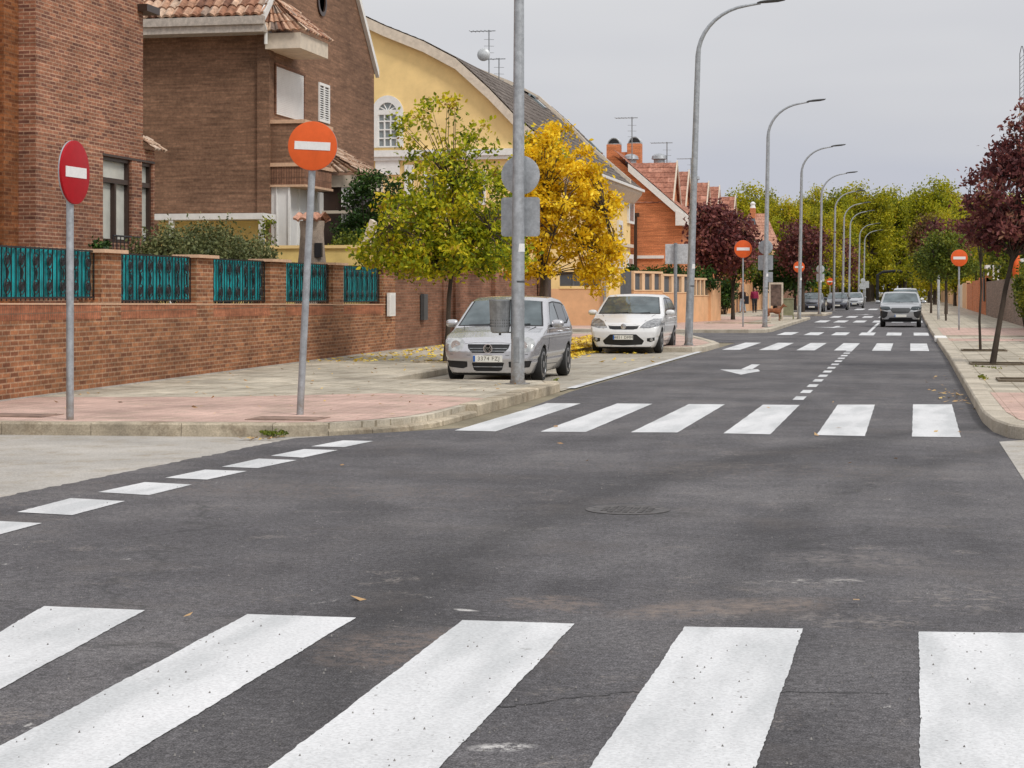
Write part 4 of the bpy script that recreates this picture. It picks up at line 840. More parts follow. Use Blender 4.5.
for i, (Yk, pxk, pyk) in enumerate([(118, 674, 163), (124.3, 686, 172), (137, 706, 183), (146, 717, 187), (159, 733, 197)]):
    xk = xy(pxk, Yk); zk = zy(pxk, pyk, Yk); hw = 2.0; zl = zk - 2.6; xbk = xr - .5
    # ridge from the face (xk) back to the main roof
    for s_ in (-1, 1):
        tiles('dormer_roof', M['tileC'], (xk + .15, Yk + s_ * hw, zl), (xbk, Yk + s_ * hw, zl), (xk + .15, Yk, zk), (xbk, Yk, zk), .4, .4, .05, hD, 3)
    mb = MB(); mb.xprism([(Yk - hw + .1, zl - .6), (Yk + hw - .1, zl - .6), (Yk + hw - .1, zl), (Yk, zk - .1), (Yk - hw + .1, zl)], xk - .2, xk + .0); dr = mb.build('dormer', M['brick_c'], hD)
    for s_ in (-1, 1):
        mb = MB(); mb.xprism([(Yk + s_ * hw, zl - .15), (Yk + s_ * hw, zl + .16), (Yk, zk + .16), (Yk, zk - .15)], xk + .16, xk + .24); mb.build('verge', M['cream'], dr)
    if i in (0, 2):
        for j in range(2):
            mb = MB(); xq = xk - 1.0 - j * 1.8; mb.lathe([(.35, zk - .1), (.35, zk + .25), (.5, zk + .3), (.45, zk + .5), (.25, zk + .62), (.02, zk + .66)], (xq, Yk + .6, 0), 12); mb.build('chimney_cowl', M['galv'], hD, True)
# orange chimneys
ch = thing('chimney', 'twin orange brick chimney stacks with round metal cowls behind yellow house', 'chimney'); yk = 119.5
zq = zy(615, 165, yk) - 4
for a, b, t_ in ((606.5, 619.5, 144.5), (627, 640.5, 143.5)):
    mb = MB(); mb.box(xy(a, yk), xy(b, yk), yk, yk + .9, zq, zy(a, t_, yk)); st = mb.build('stack', M['brick_c'], ch)
    xc_ = (xy(a, yk) + xy(b, yk)) / 2; zt2 = zy(a, t_, yk); mb = MB()
    mb.tube([(xc_ + .38 * math.cos(k * PI / 10), yk + .4, zt2 + .42 * math.sin(k * PI / 10)) for k in range(11)], .05, 6)
    mb.tube([(xc_ + .36 * math.cos(k * PI / 10), yk + .85, zt2 + .38 * math.sin(k * PI / 10)) for k in range(11)], .09, 6)
    mb.lathe([(.44, zt2 + .003), (.44, zt2 + .06)], (xc_, yk + .45, 0), 14); dkb = MB(); dkb.yprism([(xc_ + .33 * math.cos(k * PI / 10), zt2 + .06 + .30 * math.sin(k * PI / 10)) for k in range(11)], yk + .3, yk + .6); dkb.build('cowl_inner_shade', M['black'], st); mb.build('cowl', M['galv'], st, True)  # black half disc fills each cowl arch, painting its shaded inside
mb = MB(); mb.box(xy(619.5, yk) + .003, xy(627, yk) - .003, yk + .1, yk + .8, zq, zy(620, 152, yk)); mb.build('link_wall', M['brick_c'], ch)
# house E far peach
hE = thing('peach_house', 'far house with salmon tiled gable roof, chimney and dark solar panel', 'house'); yE = 200.0
ex0, ex1 = xy(735, yE), xy(782, yE); zt3 = zy(760, 212, yE); zb3 = zy(782, 250, yE)
mb = MB(); mb.box(ex0, ex1 - 1.2, yE, yE + 12, 0, zb3); mb.build('wall', M['peach'], hE)
tiles('roof', M['tileD'], (ex0, yE - .5, zb3), (ex1, yE - .5, zb3), (ex0 + 1, yE + 5, zt3), (xy(766, yE + 5), yE + 5, zt3), .5, .6, .06, hE, 3)
mb = MB(); mb.box(xy(750, yE + 4), xy(755, yE + 4), yE + 4, yE + 5, zt3 - 2, zy(752, 208, yE + 4)); cc = mb.build('chimney', M['brick_c'], hE)
mb = MB(); xq = xy(752.5, yE + 4); zz = zy(752, 208, yE + 4); mb.lathe([(.32, zz), (.22, zz + .3), (.30, zz + .5), (.1, zz + .7)], (xq, yE + 4.5, 0), 10); mb.build('cowl', M['white'], cc)
mb = MB(); zq1, zq0 = zy(750, 219, yE + 2), zy(750, 226, yE + 2); mb.add([(xy(746, yE + 1.6), yE + 1.4, zq0), (xy(757, yE + 1.6), yE + 1.4, zq0), (xy(755, yE + 3), yE + 2.6, zq1 + .1), (xy(746, yE + 3), yE + 2.6, zq1 + .1)], [(0, 1, 2, 3)]); mb.build('solar_panel', M['glass'], hE)

yq = 104; t = thing('metal_post', 'pale slim metal post with small arm left of the right no-entry sign', 'post', (xy(938.5, yq), yq, ZS)); mb = MB(); hh = zy(938, 255, yq) - ZS
mb.tube([(0, 0, 0), (0, 0, hh)], .07, 10); mb.build('pole', M['signbackL'], t, True); mb = MB(); mb.tube([(0, 0, hh - .05), (-.35, 0, hh + .02)], .05, 6); mb.box(-.5, -.3, -.08, .08, hh - .02, hh + .10); mb.build('arm', M['signbackL'], t)
# aerials
def aerial(name, label, px, Y, ptop, pbase, els, side=-1):
    t = thing(name, label, 'aerial', (xy(px, Y), Y, 0)); z1, z0 = zy(px, ptop, Y), zy(px, pbase, Y)
    mb = MB(); mb.tube([(0, 0, z0), (0, 0, z1)], .035, 6); mb.build('mast', M['galvD'], t)
    mb = MB(); mb.tube([(side * 1.0, 0, z1 - .05), (.35, 0, z1 - .05)], .025, 5)
    for k in range(els): x_ = side * 1.0 + k * 1.25 / els * -side; mb.tube([(x_, -.35, z1 - .05), (x_, .35, z1 - .05)], .015, 4)
    for k in range(3): mb.tube([(-.25, -.1, z1 - .5 - k * .35), (.25, .1, z1 - .5 - k * .35)], .015, 4)
    mb.build('antenna', M['galvD'], t); return t
a1 = aerial('roof_aerial', 'tall roof aerial with round satellite dish on dark roof', 489, 98, 30, 75, 6)
mb = MB(); zd = zy(484, 55, 98); mb.lathe([(.02, -.12), (.22, -.08), (.34, .0), (.35, .02), (.22, -.05), (.02, -.09)], (-.25, -.2, zd), 18, 'y'); mb.build('satellite_dish', M['signbackL'], a1, True)
aerial('roof_aerial', 'short roof aerial right of the satellite dish', 499, 99, 58, 80, 4)
aerial('roof_aerial', 'tall roof aerial rising above the orange chimney stacks', 632, 114, 117, 160, 6)
aerial('roof_aerial', 'roof aerial on the first red tiled gable', 667, 118.5, 142, 163, 5)
aerial('roof_aerial', 'slim roof aerial seen just left of the large lamp post', 691, 138, 158, 185, 4)

# peach garden walls beyond the side street
pw = thing('garden_wall', 'peach and yellow rendered garden wall with slatted window behind white car', 'wall'); yP = 82.0
xa_, xb_ = xy(549, yP), xy(605, yP); zt4, zm4 = zy(575, 269.5, yP), zy(575, 286.5, yP)
mb = MB(); mb.box(xa_, xb_, yP, yP + .3, 0, zm4 - .1); mb.build('lower_wall', M['peach'], pw)
mb = MB()
xs_ = [xy(q, yP) for q in (549, 559.5, 601, 605)]
mb.box(xs_[0], xs_[1], yP, yP + .3, zm4 - .1, zt4); mb.box(xs_[2] - .0, xs_[3], yP, yP + .3, zm4 - .1, zt4); mb.box(xs_[1], xs_[2], yP - .03, yP + .33, zm4 - .1, zm4 + .02); mb.box(xs_[1], xs_[2], yP, yP + .3, zt4 - .1, zt4); mb.build('upper_wall', M['yellow'], pw)
mb = MB()
for k in range(16): zz = zm4 + .02 + k * (zt4 - .12 - zm4) / 16; mb.box(xs_[1], xs_[2], yP + .1, yP + .13, zz + .006, zz + (zt4 - .12 - zm4) / 16 - .006)
mb.box(xs_[1], xs_[2], yP + .135, yP + .15, zm4, zt4 - .1)
for f in (.0, .33, .66, 1): xx = xs_[1] + (xs_[2] - xs_[1]) * f; mb.box(xx - .04, xx + .04, yP + .06, yP + .1, zm4, zt4 - .1)
mb.build('slat_panel', M['greygate'], pw)
mb = MB(); mb.tube([(xy(605, yP), yP - .1, 0), (xy(605, yP), yP - .1, zt4)], .06, 8); mb.build('post', M['galvD'], pw)
# yellow gate pier, grey gates, fence with openings running up the street
line = [(xy(605.5, yP), yP), (xy(617, 84), 84.0), (xy(631, 84.6), 84.6), (xy(660, 88), 88.0), (xy(690, 93), 93.0), (xy(706, 96), 96.0), (xy(716, 98.5), 98.5)]
fw = thing('garden_wall', 'peach garden wall with row of grey slatted openings and yellow gate pier', 'wall')
mb = MB(); mb.obox(line[0], line[1], .3, 0, zy(611, 270, 83)); mb.build('gate_pier', M['yellow'], fw)
gt_ = thing('metal_gate', 'grey metal slatted double gate between yellow pier and peach wall', 'gate')
p, q = Vector(line[1]), Vector(line[2]); mb = MB(); n = 12
for k in range(n): a = p.lerp(q, k / n + .008); b = p.lerp(q, (k + 1) / n - .012); mb.obox(a, b, .06, .15, zy(624, 271, 84))
mb.build('slats', M['greygate'], gt_)
mb = MB(); mb.obox(p, q, .03, .6, .7); mb.obox(p, q, .03, 1.9, 2.0); mb.build('rails', M['dark'], gt_)
def opening_wall(p, q, px0, px1, hgt, nopen, mat, pier=True):
    p, q = Vector(p), Vector(q); L = (q - p).length
    mb = MB(); mb.obox(p, q, .26, 0, hgt - .85); mb.build('lower_wall', mat, fw)
    mb = MB()
    mb.obox(p, q, .30, hgt - .10, hgt)
    edges = []
    for k in range(nopen + 1):
        c = k / nopen; a = p.lerp(q, max(0, c - .14 / nopen * 1.0)); b = p.lerp(q, min(1, c + .14 / nopen)); mb.obox(a, b, .26, hgt - .85, hgt - .10)
    mb.obox(p, q, .32, hgt - .90, hgt - .85); mb.build('upper_wall', M['peachL'], fw)
    mb = MB()
    for k in range(nopen):
        a = p.lerp(q, (k + .16) / nopen); b = p.lerp(q, (k + .84) / nopen)
        m = 7
        for j in range(m): mb.obox(a.lerp(b, j / m + .01), a.lerp(b, (j + .86) / m), .04, hgt - .85, hgt - .1)
    mb.build('slat_panel', M['greygate'], fw)
opening_wall(line[2], line[3], 0, 0, 2.55, 3, M['peach']); opening_wall(line[3], line[4], 0, 0, 2.45, 3, M['peach']); opening_wall(line[4], line[5], 0, 0, 2.3, 4, M['peach'])
mb = MB(); mb.obox(line[5], line[6], .5, 0, 2.15); mb.build('end_pier', M['peach'], fw)
# brown wall and fences further up the left pavement
lw = thing('garden_wall', 'low tan stone wall with posts beside the strolling people', 'wall')
P_ = [(-12.6, 112), (-12.4, 133), (-12.6, 146), (-12.2, 170), (-11.8, 230)]
for i in range(4):
    mb = MB(); mb.obox(P_[i], P_[i + 1], .3, 0, .9 if i == 0 else 2.2); mb.build('wall_body', M['peach'] if i % 2 == 0 else M['brick_fence2'], lw)
for yq in (131, 135.5, 139, 143, 150):
    mb = MB(); mb.box(-12.65, -12.2, yq, yq + .5, 0, 2.35); mb.build('pier', M['cream'] if yq < 130 else M['peach'], lw)

# right side walls
rw = thing('brick_wall', 'grey brown brick wall with orange brick piers along the right pavement', 'wall'); X = 4.66
secs = [(975, 968, 'brick_c', 2.25), (986, 975, 'brick_c', 2.35), (1040, 986, 'brick_fence2', 2.25)]
for i, (a, b, m_, h_) in enumerate([(1040, 986, 'brick_grey', 2.25), (985.9, 979, 'brick_c', 2.5), (978.9, 972, 'brick_c', 2.45), (971.9, 966, 'brick_c', 2.3), (965.9, 961.5, 'peach', 2.4), (961.4, 957, 'cream', 2.3), (956.9, 940, 'peach', 2.2)]):
    y0_, y1_ = (24.0 if i == 0 else yx(a, X)), yx(b, X); mb = MB(); mb.box(X + .02 * i, X + .35, y0_, y1_ - .02, 0, h_); mb.build('wall_body', M[m_], rw)
    mb = MB(); mb.box(X - .04 + .02 * i, X + .39, y0_, y0_ + .5, 0.02, h_ + .15); mb.build('pier', M[m_ if m_ != 'brick_fence2' else 'brick_fence2'], rw)
mb = MB(); yk = yx(984, X); mb.box(X - .07, X - .045, yk - 2, yk - .2, 1.0, 2.9); mb.build('metal_door', M['dark'], rw)
# things seen above it
pg = thing('pergola', 'white pergola frame rising above the right brick wall', 'pergola'); yk = 145
x0_, x1_ = xy(986, yk), xy(1001, yk); zp1, zp0 = zy(990, 265, yk), 1.0
mb = MB(); mb.box(x0_, x1_, yk, yk + 3, zp1 - .25, zp1); pg_b = mb.build('roof', M['white'], pg)
for xx in (x0_ + .15, x0_ + .55, x1_ - .2): mb = MB(); mb.box(xx - .06, xx + .06, yk + .1, yk + .22, 0, zp1 - .25); mb.build('post', M['white'], pg)
sh_ = thing('shed', 'small white roofed canopy behind the wall at the right frame edge', 'canopy'); yk = 116
mb = MB(); x0_, x1_ = xy(1013, yk), xy(1045, yk); zz = zy(1018, 262, yk); mb.yprism([(x0_, zz - .1), (x1_, zz + .25), (x1_, zz + .4), (x0_, zz + .12)], yk, yk + 3); mb.build('roof', M['white'], sh_)
mb = MB(); mb.box(x0_ + .2, x0_ + .32, yk + .1, yk + .2, 0, zz - .05); mb.build('post', M['white'], sh_)
ub = thing('closed_parasol', 'closed orange red parasol standing behind the right wall', 'parasol', (xy(1016.5, 112), 112, 0))
mb = MB(); z0_, z1_ = zy(1016, 279, 112), zy(1016, 251, 112); mb.lathe([(.05, z0_ - .05), (.2, z0_), (.25, (z0_ + z1_) / 2), (.15, z1_ - .2), (.02, z1_)], (0, 0, 0), 12); mb.build('canopy', M['orange'], ub, True)
mb = MB(); mb.tube([(0, 0, 0), (0, 0, z0_)], .03, 8); mb.build('pole', M['galv'], ub)
# lattice mast far behind the plum tree
ms = thing('lattice_mast', 'thin dark lattice mast rising beyond the plum tree at right edge', 'mast', (xy(1022, 150), 150, 0)); mb = MB(); zt5 = zy(1022, 46, 150)
for dx in (-.16, .16):
    mb.tube([(dx, 0, 0), (dx, 0, zt5 - .6), (dx * .2, 0, zt5)], .03, 5)
for k in range(60): mb.tube([(-.16, 0, k * zt5 / 62), (.16, 0, (k + 1) * zt5 / 62)], .018, 4)
mb.build('lattice', M['dark'], ms)

# ------------------------------------------------------------ street lamps
LY = [29.75, 51.9, 79.6, 104.4, 128, 151, 171.5, 189, 224, 248]
def make_lamp():
    t = thing('street_lamp', '', 'street lamp', (0, 0, ZS), 0, 'tall grey street lamps along the left kerb')
    H = 9.35; mb = MB(); R = 1.42; RX = 1.52
    pts = [(0, 0, 0)] + [(0.14 * k / 5, 0, (H - R) * k / 5) for k in range(1, 6)] + [(.14 + RX * (1 - math.cos(a)), 0, H - R + R * math.sin(a) * .97) for a in [math.radians(x) for x in range(9, 90, 9)]] + [(1.72, 0, H - .01), (1.82, 0, H)]
    rad = [.108] + [.105, .096, .088, .080, .073] + [.060 - .0025 * i for i in range(9)] + [.033, .032]
    mb.tube(pts, rad, 18); mb.build('pole', M['galv'], t, True)
    mb = MB(); n = 8
    sec = []
    for k, (x, wd, hh) in enumerate([(1.72, .04, .04), (1.80, .08, .06), (2.0, .13, .08), (2.28, .14, .08), (2.46, .10, .05), (2.51, .03, .02)]):
        sec.append([(x, wd * math.cos(2 * PI * j / n), H + .01 + .022 * (k) + hh * .6 * math.sin(2 * PI * j / n)) for j in range(n)])
    vs = [v for s_ in sec for v in s_]; fs = [(i * n + j, i * n + (j + 1) % n, (i + 1) * n + (j + 1) % n, (i + 1) * n + j) for i in range(5) for j in range(n)] + [tuple(range(n))[::-1], tuple(range(5 * n, 6 * n))]
    mb.add(vs, fs); mb.build('lamp_head', M['dark'], t, True)
    mb = MB(); mb.lathe([(.098, 2.11), (.1005, 2.11), (.0995, 2.24), (.097, 2.24)], (.045, 0, 0), 18); mb.build('band', M['signwhite'], t, True)
    mb = MB(); mb.lathe([(.10, 1.62), (.105, 1.62), (.105, 1.65), (.10, 1.65)], (.035, 0, 0), 18); mb.build('strap', M['dark'], t, True)
    mb = MB(); mb.box(-.035, .055, -.113, -.100, .35, .75); mb.build('access_door', M['galvD'], t)
    mb = MB(); mb.lathe([(.20, 0), (.20, .012), (.13, .014), (.125, .06), (.115, .06)], (0, 0, 0), 18); mb.build('base_plate', M['galvD'], t, True)
    return t
lmp = make_lamp()
LL = ['nearest street lamp, its pole passing in front of the silver hatchback', 'tall street lamp standing just beyond the white hatchback', 'street lamp with pale grey sign plates, behind the third no-entry sign',
      'fourth street lamp, beside the dark parked car', 'fifth street lamp, with a small round and square sign', 'sixth street lamp up the left kerb, counting from the silver car', 'seventh street lamp up the left kerb, counting from the silver car',
      'eighth street lamp up the left kerb, counting from the silver car', 'second farthest street lamp on the left kerb', 'farthest street lamp, at the end of the street near the arch']
for i, yl in enumerate(LY):
    X = -6.155 if i == 0 else -5.96
    if i == 0: lmp.location = (X, yl, ZS); lmp['label'] = LL[0]; lmp.rotation_euler = (0, -.014, 0)
    else:
        c_ = clone(lmp, (X, yl, ZS), rnd.uniform(-.04, .04), LL[i]); c_.rotation_euler[1] = .015 if i == 1 else 0

# ------------------------------------------------------------ signs
def disc(mb, r, y0, y1, c=(0, 0, 0), n=40): mb.lathe([(.001, y0), (r - .012, y0), (r, y0 + .004), (r, y1), (.001, y1)], c, n, 'y')
def no_entry(label, x, y, hc, r, mat, rz=0, tilt=0, prad=.035, group='red no-entry signs'):
    t = thing('no_entry_sign', label, 'traffic sign', (x, y, ZS), rz, group); t.rotation_euler = (0, tilt, rz)
    mb = MB(); mb.tube([(0, 0, 0), (0, 0, hc + r * .6)], prad, 10); mb.build('post', M['galv'], t, True)
    mb = MB(); disc(mb, r, -.075, -.045, (0, 0, hc)); f = mb.build('sign_face', mat, t, True)
    mb = MB(); mb.box(-r * .73, r * .73, -.080, -.0765, hc - r * .165, hc + r * .165); mb.build('white_bar', M['signwhite'], f)
    mb = MB(); mb.lathe([(r + .002, -.045), (r + .002, -.03), (r - .02, -.03), (r - .02, -.045)], (0, 0, hc), 40, 'y'); mb.build('rim', M['signback'], f, True)
    mb = MB(); mb.box(-.05, .05, -.05, .04, hc - .18, hc - .14); mb.box(-.05, .05, -.05, .04, hc + .14, hc + .18); mb.build('bracket', M['galvD'], t)
    return t
x, y = gp(70, 420, ZS); hz = (292 - 172.5) / F_PX * (x / kx(70)) + CAM_H - ZS
no_entry('deep red no-entry sign turned away on grey post at far left', x, y, hz, .365, M['red'], math.radians(89), 0, .043)
x, y = gp(300, 415, ZS); d_ = x / kx(300); hz = (292 - 146) / F_PX * d_ + CAM_H - ZS
no_entry('large orange faded no-entry sign on leaning post before the brown house', x, y, hz * 1.0, .293, M['orange'], math.radians(10), math.atan2(13.5, 272), .042)
x, y = gp(743, 327, ZS); d_ = x / kx(743); no_entry('orange no-entry sign on the corner beyond the side street', x, y, (292 - 249) / F_PX * d_ + CAM_H - ZS, .37, M['orange'], math.radians(11))
x, y = gp(959, 330, ZS); d_ = x / kx(959); no_entry('orange no-entry sign on the right pavement near the kerb', x, y, (292 - 258) / F_PX * d_ + CAM_H - ZS, .325, M['orange'], math.radians(11))
yq = 122; x = xy(799, yq); no_entry('small distant no-entry sign behind the fourth lamp post', x, yq, zy(799, 267, yq) - ZS, .36, M['orange'], math.radians(6))
yq = 175; x = xy(830, yq); no_entry('tiniest no-entry sign beside the parked cars far up the street', x, yq, zy(830, 281.5, yq) - ZS, .33, M['orange'], math.radians(6))

def sign_backs(label, x, y, zc, sq, rd, mat, small=False, yaw=0, group='sign plates on the lamp posts'):
    t = thing('traffic_sign', label, 'traffic sign', (x, y, 0), yaw, group)
    mb = MB(); disc(mb, rd, -.0, .02, (0, -.16, zc)); mb.build('round_plate', mat, t, True)
    mb = MB(); s_ = sq; r_ = .05; pts = []
    for cx, cz, a0 in ((s_ - r_, s_ - r_, 0), (-s_ + r_, s_ - r_, 90), (-s_ + r_, -s_ + r_, 180), (s_ - r_, -s_ + r_, 270)):
        for k in range(4): a = math.radians(a0 + 30 * k); pts.append((cx + r_ * math.cos(a), zc - rd - s_ - .04 + cz + r_ * math.sin(a)))
    mb.yprism(pts, -.16, -.14); mb.build('square_plate', mat, t)
    mb = MB()
    for z in (zc + .12, zc - .12, zc - rd - sq + .1, zc - rd - sq - .2): mb.box(-rd * .5, rd * .5, -.138, -.11, z - .015, z + .015)
    mb.build('bracket', M['galvD'], t)
    if small: mb = MB(); mb.box(-.02, .30, -.16, -.15, zc - rd - 2 * sq - .55, zc - rd - 2 * sq - .12); mb.build('small_plate', mat, t)
    return t
# the plates on the nearest lamp hang behind its pole, their backs to us
x = -6.14; y = 29.75; d_ = x / kx(520); zc = CAM_H + (292 - 175) / F_PX * d_
t = sign_backs('grey backs of round and square sign plates on the nearest lamp post', x + .0, y + .30, zc, .315, .315, M['signback'])
x = -5.94; y = 79.6; zc = zy(768, 247, y); sign_backs('round and square plates with small plate under, on third lamp post', x - .0, y + .32, zc, .31, .30, M['signback'], True)
y = 128; zc = zy(821, 269, y); sign_backs('small far round and square plates on the fifth lamp post', x + .03, y + .32, zc, .26, .27, M['signbackL'])
y = 248; zc = zy(863, 283, y); sign_backs('tiny pale plates on the farthest lamp post', x - .1, y, zc + .3, .38, .3, M['signbackL'])
yq = 78; x = xy(675.5, yq); t = thing('traffic_sign', 'pair of pale blank boards on a grey post behind the white car', 'traffic sign', (x, yq, ZS))
mb = MB(); mb.tube([(0, 0, 0), (0, 0, zy(675, 243, yq) - ZS)], .07, 10); mb.build('post', M['galvD'], t, True)
z1_, z0_ = zy(675, 244, yq) - ZS, zy(675, 264, yq) - ZS
for a, b in ((665, 675), (676, 688)):
    mb = MB(); mb.box(xy(a, yq) - x, xy(b, yq) - x, .075, .095, z0_, z1_); mb.build('board', M['signbackL'], t, bevel=.01)
# litter bin on the first lamp
t = thing('litter_bin', 'round grey perforated metal litter bin fixed to the nearest lamp post', 'litter bin', (xy(500, 29.75), 29.75, 0))
zt6, zb6 = zy(500, 299.5, 29.75), zy(500, 333, 29.75)
mb = MB(); mb.lathe([(.12, zb6), (.145, zb6 + .02), (.155, zb6 + .08), (.172, zt6 - .03), (.18, zt6 - .02), (.18, zt6), (.168, zt6), (.16, zt6 - .05), (.12, zb6 + .05)], (0, 0, 0), 28); mb.build('bin_body', M['galvD'], t, True)
mb = MB()
for j in range(3):
    for k in range(28):
        a = 2 * PI * k / 28; r_ = .159; mb.box(r_ * math.cos(a) - .004, r_ * math.cos(a) + .004, r_ * math.sin(a) - .004, r_ * math.sin(a) + .004, zb6 + .10 + j * .045, zb6 + .125 + j * .045)
mb.build('perforation', M['dark'], t)
mb = MB(); mb.box(.185, .215, -.03, .03, zb6 - .1, zt6); mb.box(.1, .2, -.015, .015, zb6 - .0, zb6 + .02); mb.tube([(0, 0, zb6 - .035), (0, 0, zb6)], .02, 8); mb.build('bracket', M['dark'], t)
# information board and green stand far up the pavement
yq = 100; t = thing('information_board', 'brown framed notice board standing on the far left pavement', 'notice board', (xy(776, yq), yq, ZS))
h1 = zy(776, 282.5, yq) - ZS; wd = .37
mb = MB(); mb.box(-wd, -wd + .09, 0, .08, 0, h1); mb.box(wd - .09, wd, 0, .08, 0, h1); mb.box(-wd + .09, wd - .09, 0, .08, h1 - .1, h1); mb.build('frame', M['cream'], t)
mb = MB(); mb.box(-wd + .09, wd - .09, .02, .06, .75, h1 - .1); mb.build('panel', M['board'], t)
yq = 103; t = thing('planter_stand', 'narrow faded green waste container on legs by the pavement edge', 'bin', (xy(787, yq), yq, ZS))
h1 = zy(787, 299, yq) - ZS; wd = .34
mb = MB(); mb.box(-wd, wd, -.25, .25, .22, h1); mb.box(-wd - .03, wd + .03, -.28, .28, h1, h1 + .05); mb.build('bin_body', M['greenbin'], t)
for sx in (-1, 1): mb = MB(); mb.box(sx * wd - .03, sx * wd + .03, -.2, .2, 0, .22); mb.build('leg', M['greenbin'], t)
mb = MB(); mb.box(-.04, .04, -.04, .04, 0, 1.9); 
# arch across the end of the street
yq = 285; t = thing('archway', 'dark metal archway spanning the far end of the street', 'archway'); mb = MB()
xl, xr2, xm_ = xy(877.5, yq), xy(913, yq), xy(895, yq); zt7 = zy(895, 271, yq); zl7 = zy(878, 275, yq)
mb.tube([(xl, yq, 0), (xl, yq, zl7), (xl + .8, yq, zl7 + .45), (xm_, yq, zt7), (xr2 - .8, yq, zl7 + .45), (xr2, yq, zl7), (xr2, yq, 0)], .22, 8); mb.build('frame', M['black'], t)
mb = MB(); mb.box(xl - 2.3, xl - 1.2, yq - 1, yq - .9, 2.2, 3.2); mb.box(xl - 1.8, xl - 1.7, yq - .99, yq - .91, 0, 2.2); mb.build('side_panel', M['signbackL'], t)

# ------------------------------------------------------------ solids by signed distance (cars, people, dog)
def seg_sdf(px, pz, poly):
    """signed distance to a closed polygon in 2-D, arrays broadcast"""
    d = None; s_ = None; n = len(poly)
    sh = np.broadcast(px, pz).shape; d = np.full(sh, 1e9); inside = np.zeros(sh, bool)
    for i in range(n):
        ax, az = poly[i]; bx, bz = poly[(i + 1) % n]; ex, ez = bx - ax, bz - az
        t = np.clip(((px - ax) * ex + (pz - az) * ez) / (ex * ex + ez * ez), 0, 1)
        d = np.minimum(d, (px - ax - t * ex) ** 2 + (pz - az - t * ez) ** 2)
        c = ((az > pz) != (bz > pz)) & (px < (bx - ax) * (pz - az) / ((bz - az) if bz != az else 1e-9) + ax); inside ^= c
    return np.where(inside, -1, 1) * np.sqrt(d)
def smax(a, b, k): h = np.clip(.5 - .5 * (b - a) / k, 0, 1); return b * (1 - h) + a * h + k * h * (1 - h)
def smin(a, b, k): return -smax(-a, -b, k)
def surface_nets(f, lo, hi, h):
    xs = np.arange(lo[0], hi[0] + h, h); ys = np.arange(lo[1], hi[1] + h, h); zs = np.arange(lo[2], hi[2] + h, h)
    G = f(xs[:, None, None], ys[None, :, None], zs[None, None, :]); G = np.broadcast_to(G, (len(xs), len(ys), len(zs)))
    cs = tuple(n - 1 for n in G.shape); acc = np.zeros(cs + (3,)); cnt = np.zeros(cs); edges = []
    for ax in range(3):
        sa = [slice(None)] * 3; sb = [slice(None)] * 3; sa[ax] = slice(0, -1); sb[ax] = slice(1, None)
        a = G[tuple(sa)]; b = G[tuple(sb)]; I = np.argwhere((a < 0) != (b < 0))
        va = a[tuple(I.T)]; vb = b[tuple(I.T)]; t = va / (va - vb); P = I.astype(float); P[:, ax] += t
        o1, o2 = [k for k in range(3) if k != ax]
        for d1 in (0, -1):
            for d2 in (0, -1):
                J = I.copy(); J[:, o1] += d1; J[:, o2] += d2
                ok = (J[:, o1] >= 0) & (J[:, o2] >= 0) & (J[:, o1] < cs[o1]) & (J[:, o2] < cs[o2])
                np.add.at(acc, tuple(J[ok].T), P[ok]); np.add.at(cnt, tuple(J[ok].T), 1)
        edges.append((ax, o1, o2, I, va < 0))
    act = np.argwhere(cnt > 0); idx = -np.ones(cs, int); idx[tuple(act.T)] = np.arange(len(act))
    V = acc[tuple(act.T)] / cnt[tuple(act.T)][:, None] * h + np.array([xs[0], ys[0], zs[0]])
    Fs = []
    for ax, o1, o2, I, neg in edges:
        ok = (I[:, o1] > 0) & (I[:, o2] > 0) & (I[:, o1] < cs[o1]) & (I[:, o2] < cs[o2]); I = I[ok]; neg = neg[ok]
        q = []
        for d1, d2 in ((0, 0), (-1, 0), (-1, -1), (0, -1)):
            J = I.copy(); J[:, o1] += d1; J[:, o2] += d2; q.append(idx[tuple(J.T)])
        q = np.stack(q, 1); flip = neg if ax != 1 else ~neg; q[~flip] = q[~flip][:, ::-1]; Fs.append(q)
    Fq = np.concatenate(Fs); Fq = Fq[(Fq >= 0).all(1)]
    e = h * .25                                     # snap onto the true surface
    for _ in range(3):
        x, y, z = V[:, 0], V[:, 1], V[:, 2]; v = f(x, y, z)
        g = np.stack([f(x + e, y, z) - f(x - e, y, z), f(x, y + e, z) - f(x, y - e, z), f(x, y, z + e) - f(x, y, z - e)], 1) / (2 * e)
        V = V - np.clip(v / np.maximum((g * g).sum(1), .15), -h * .6, h * .6)[:, None] * g
    g = g[:, :] / np.maximum(np.linalg.norm(g, axis=1), 1e-6)[:, None]
    return V, Fq, g
def sub_mesh(name, V, Fq, mask, mat, parent, shift=(0, 0, 0)):
    f = Fq[mask]
    if not len(f): return None
    u, inv = np.unique(f, return_inverse=True)
    return np_mesh(name, V[u] + np.array(shift), inv.reshape(f.shape), mat, parent, True)

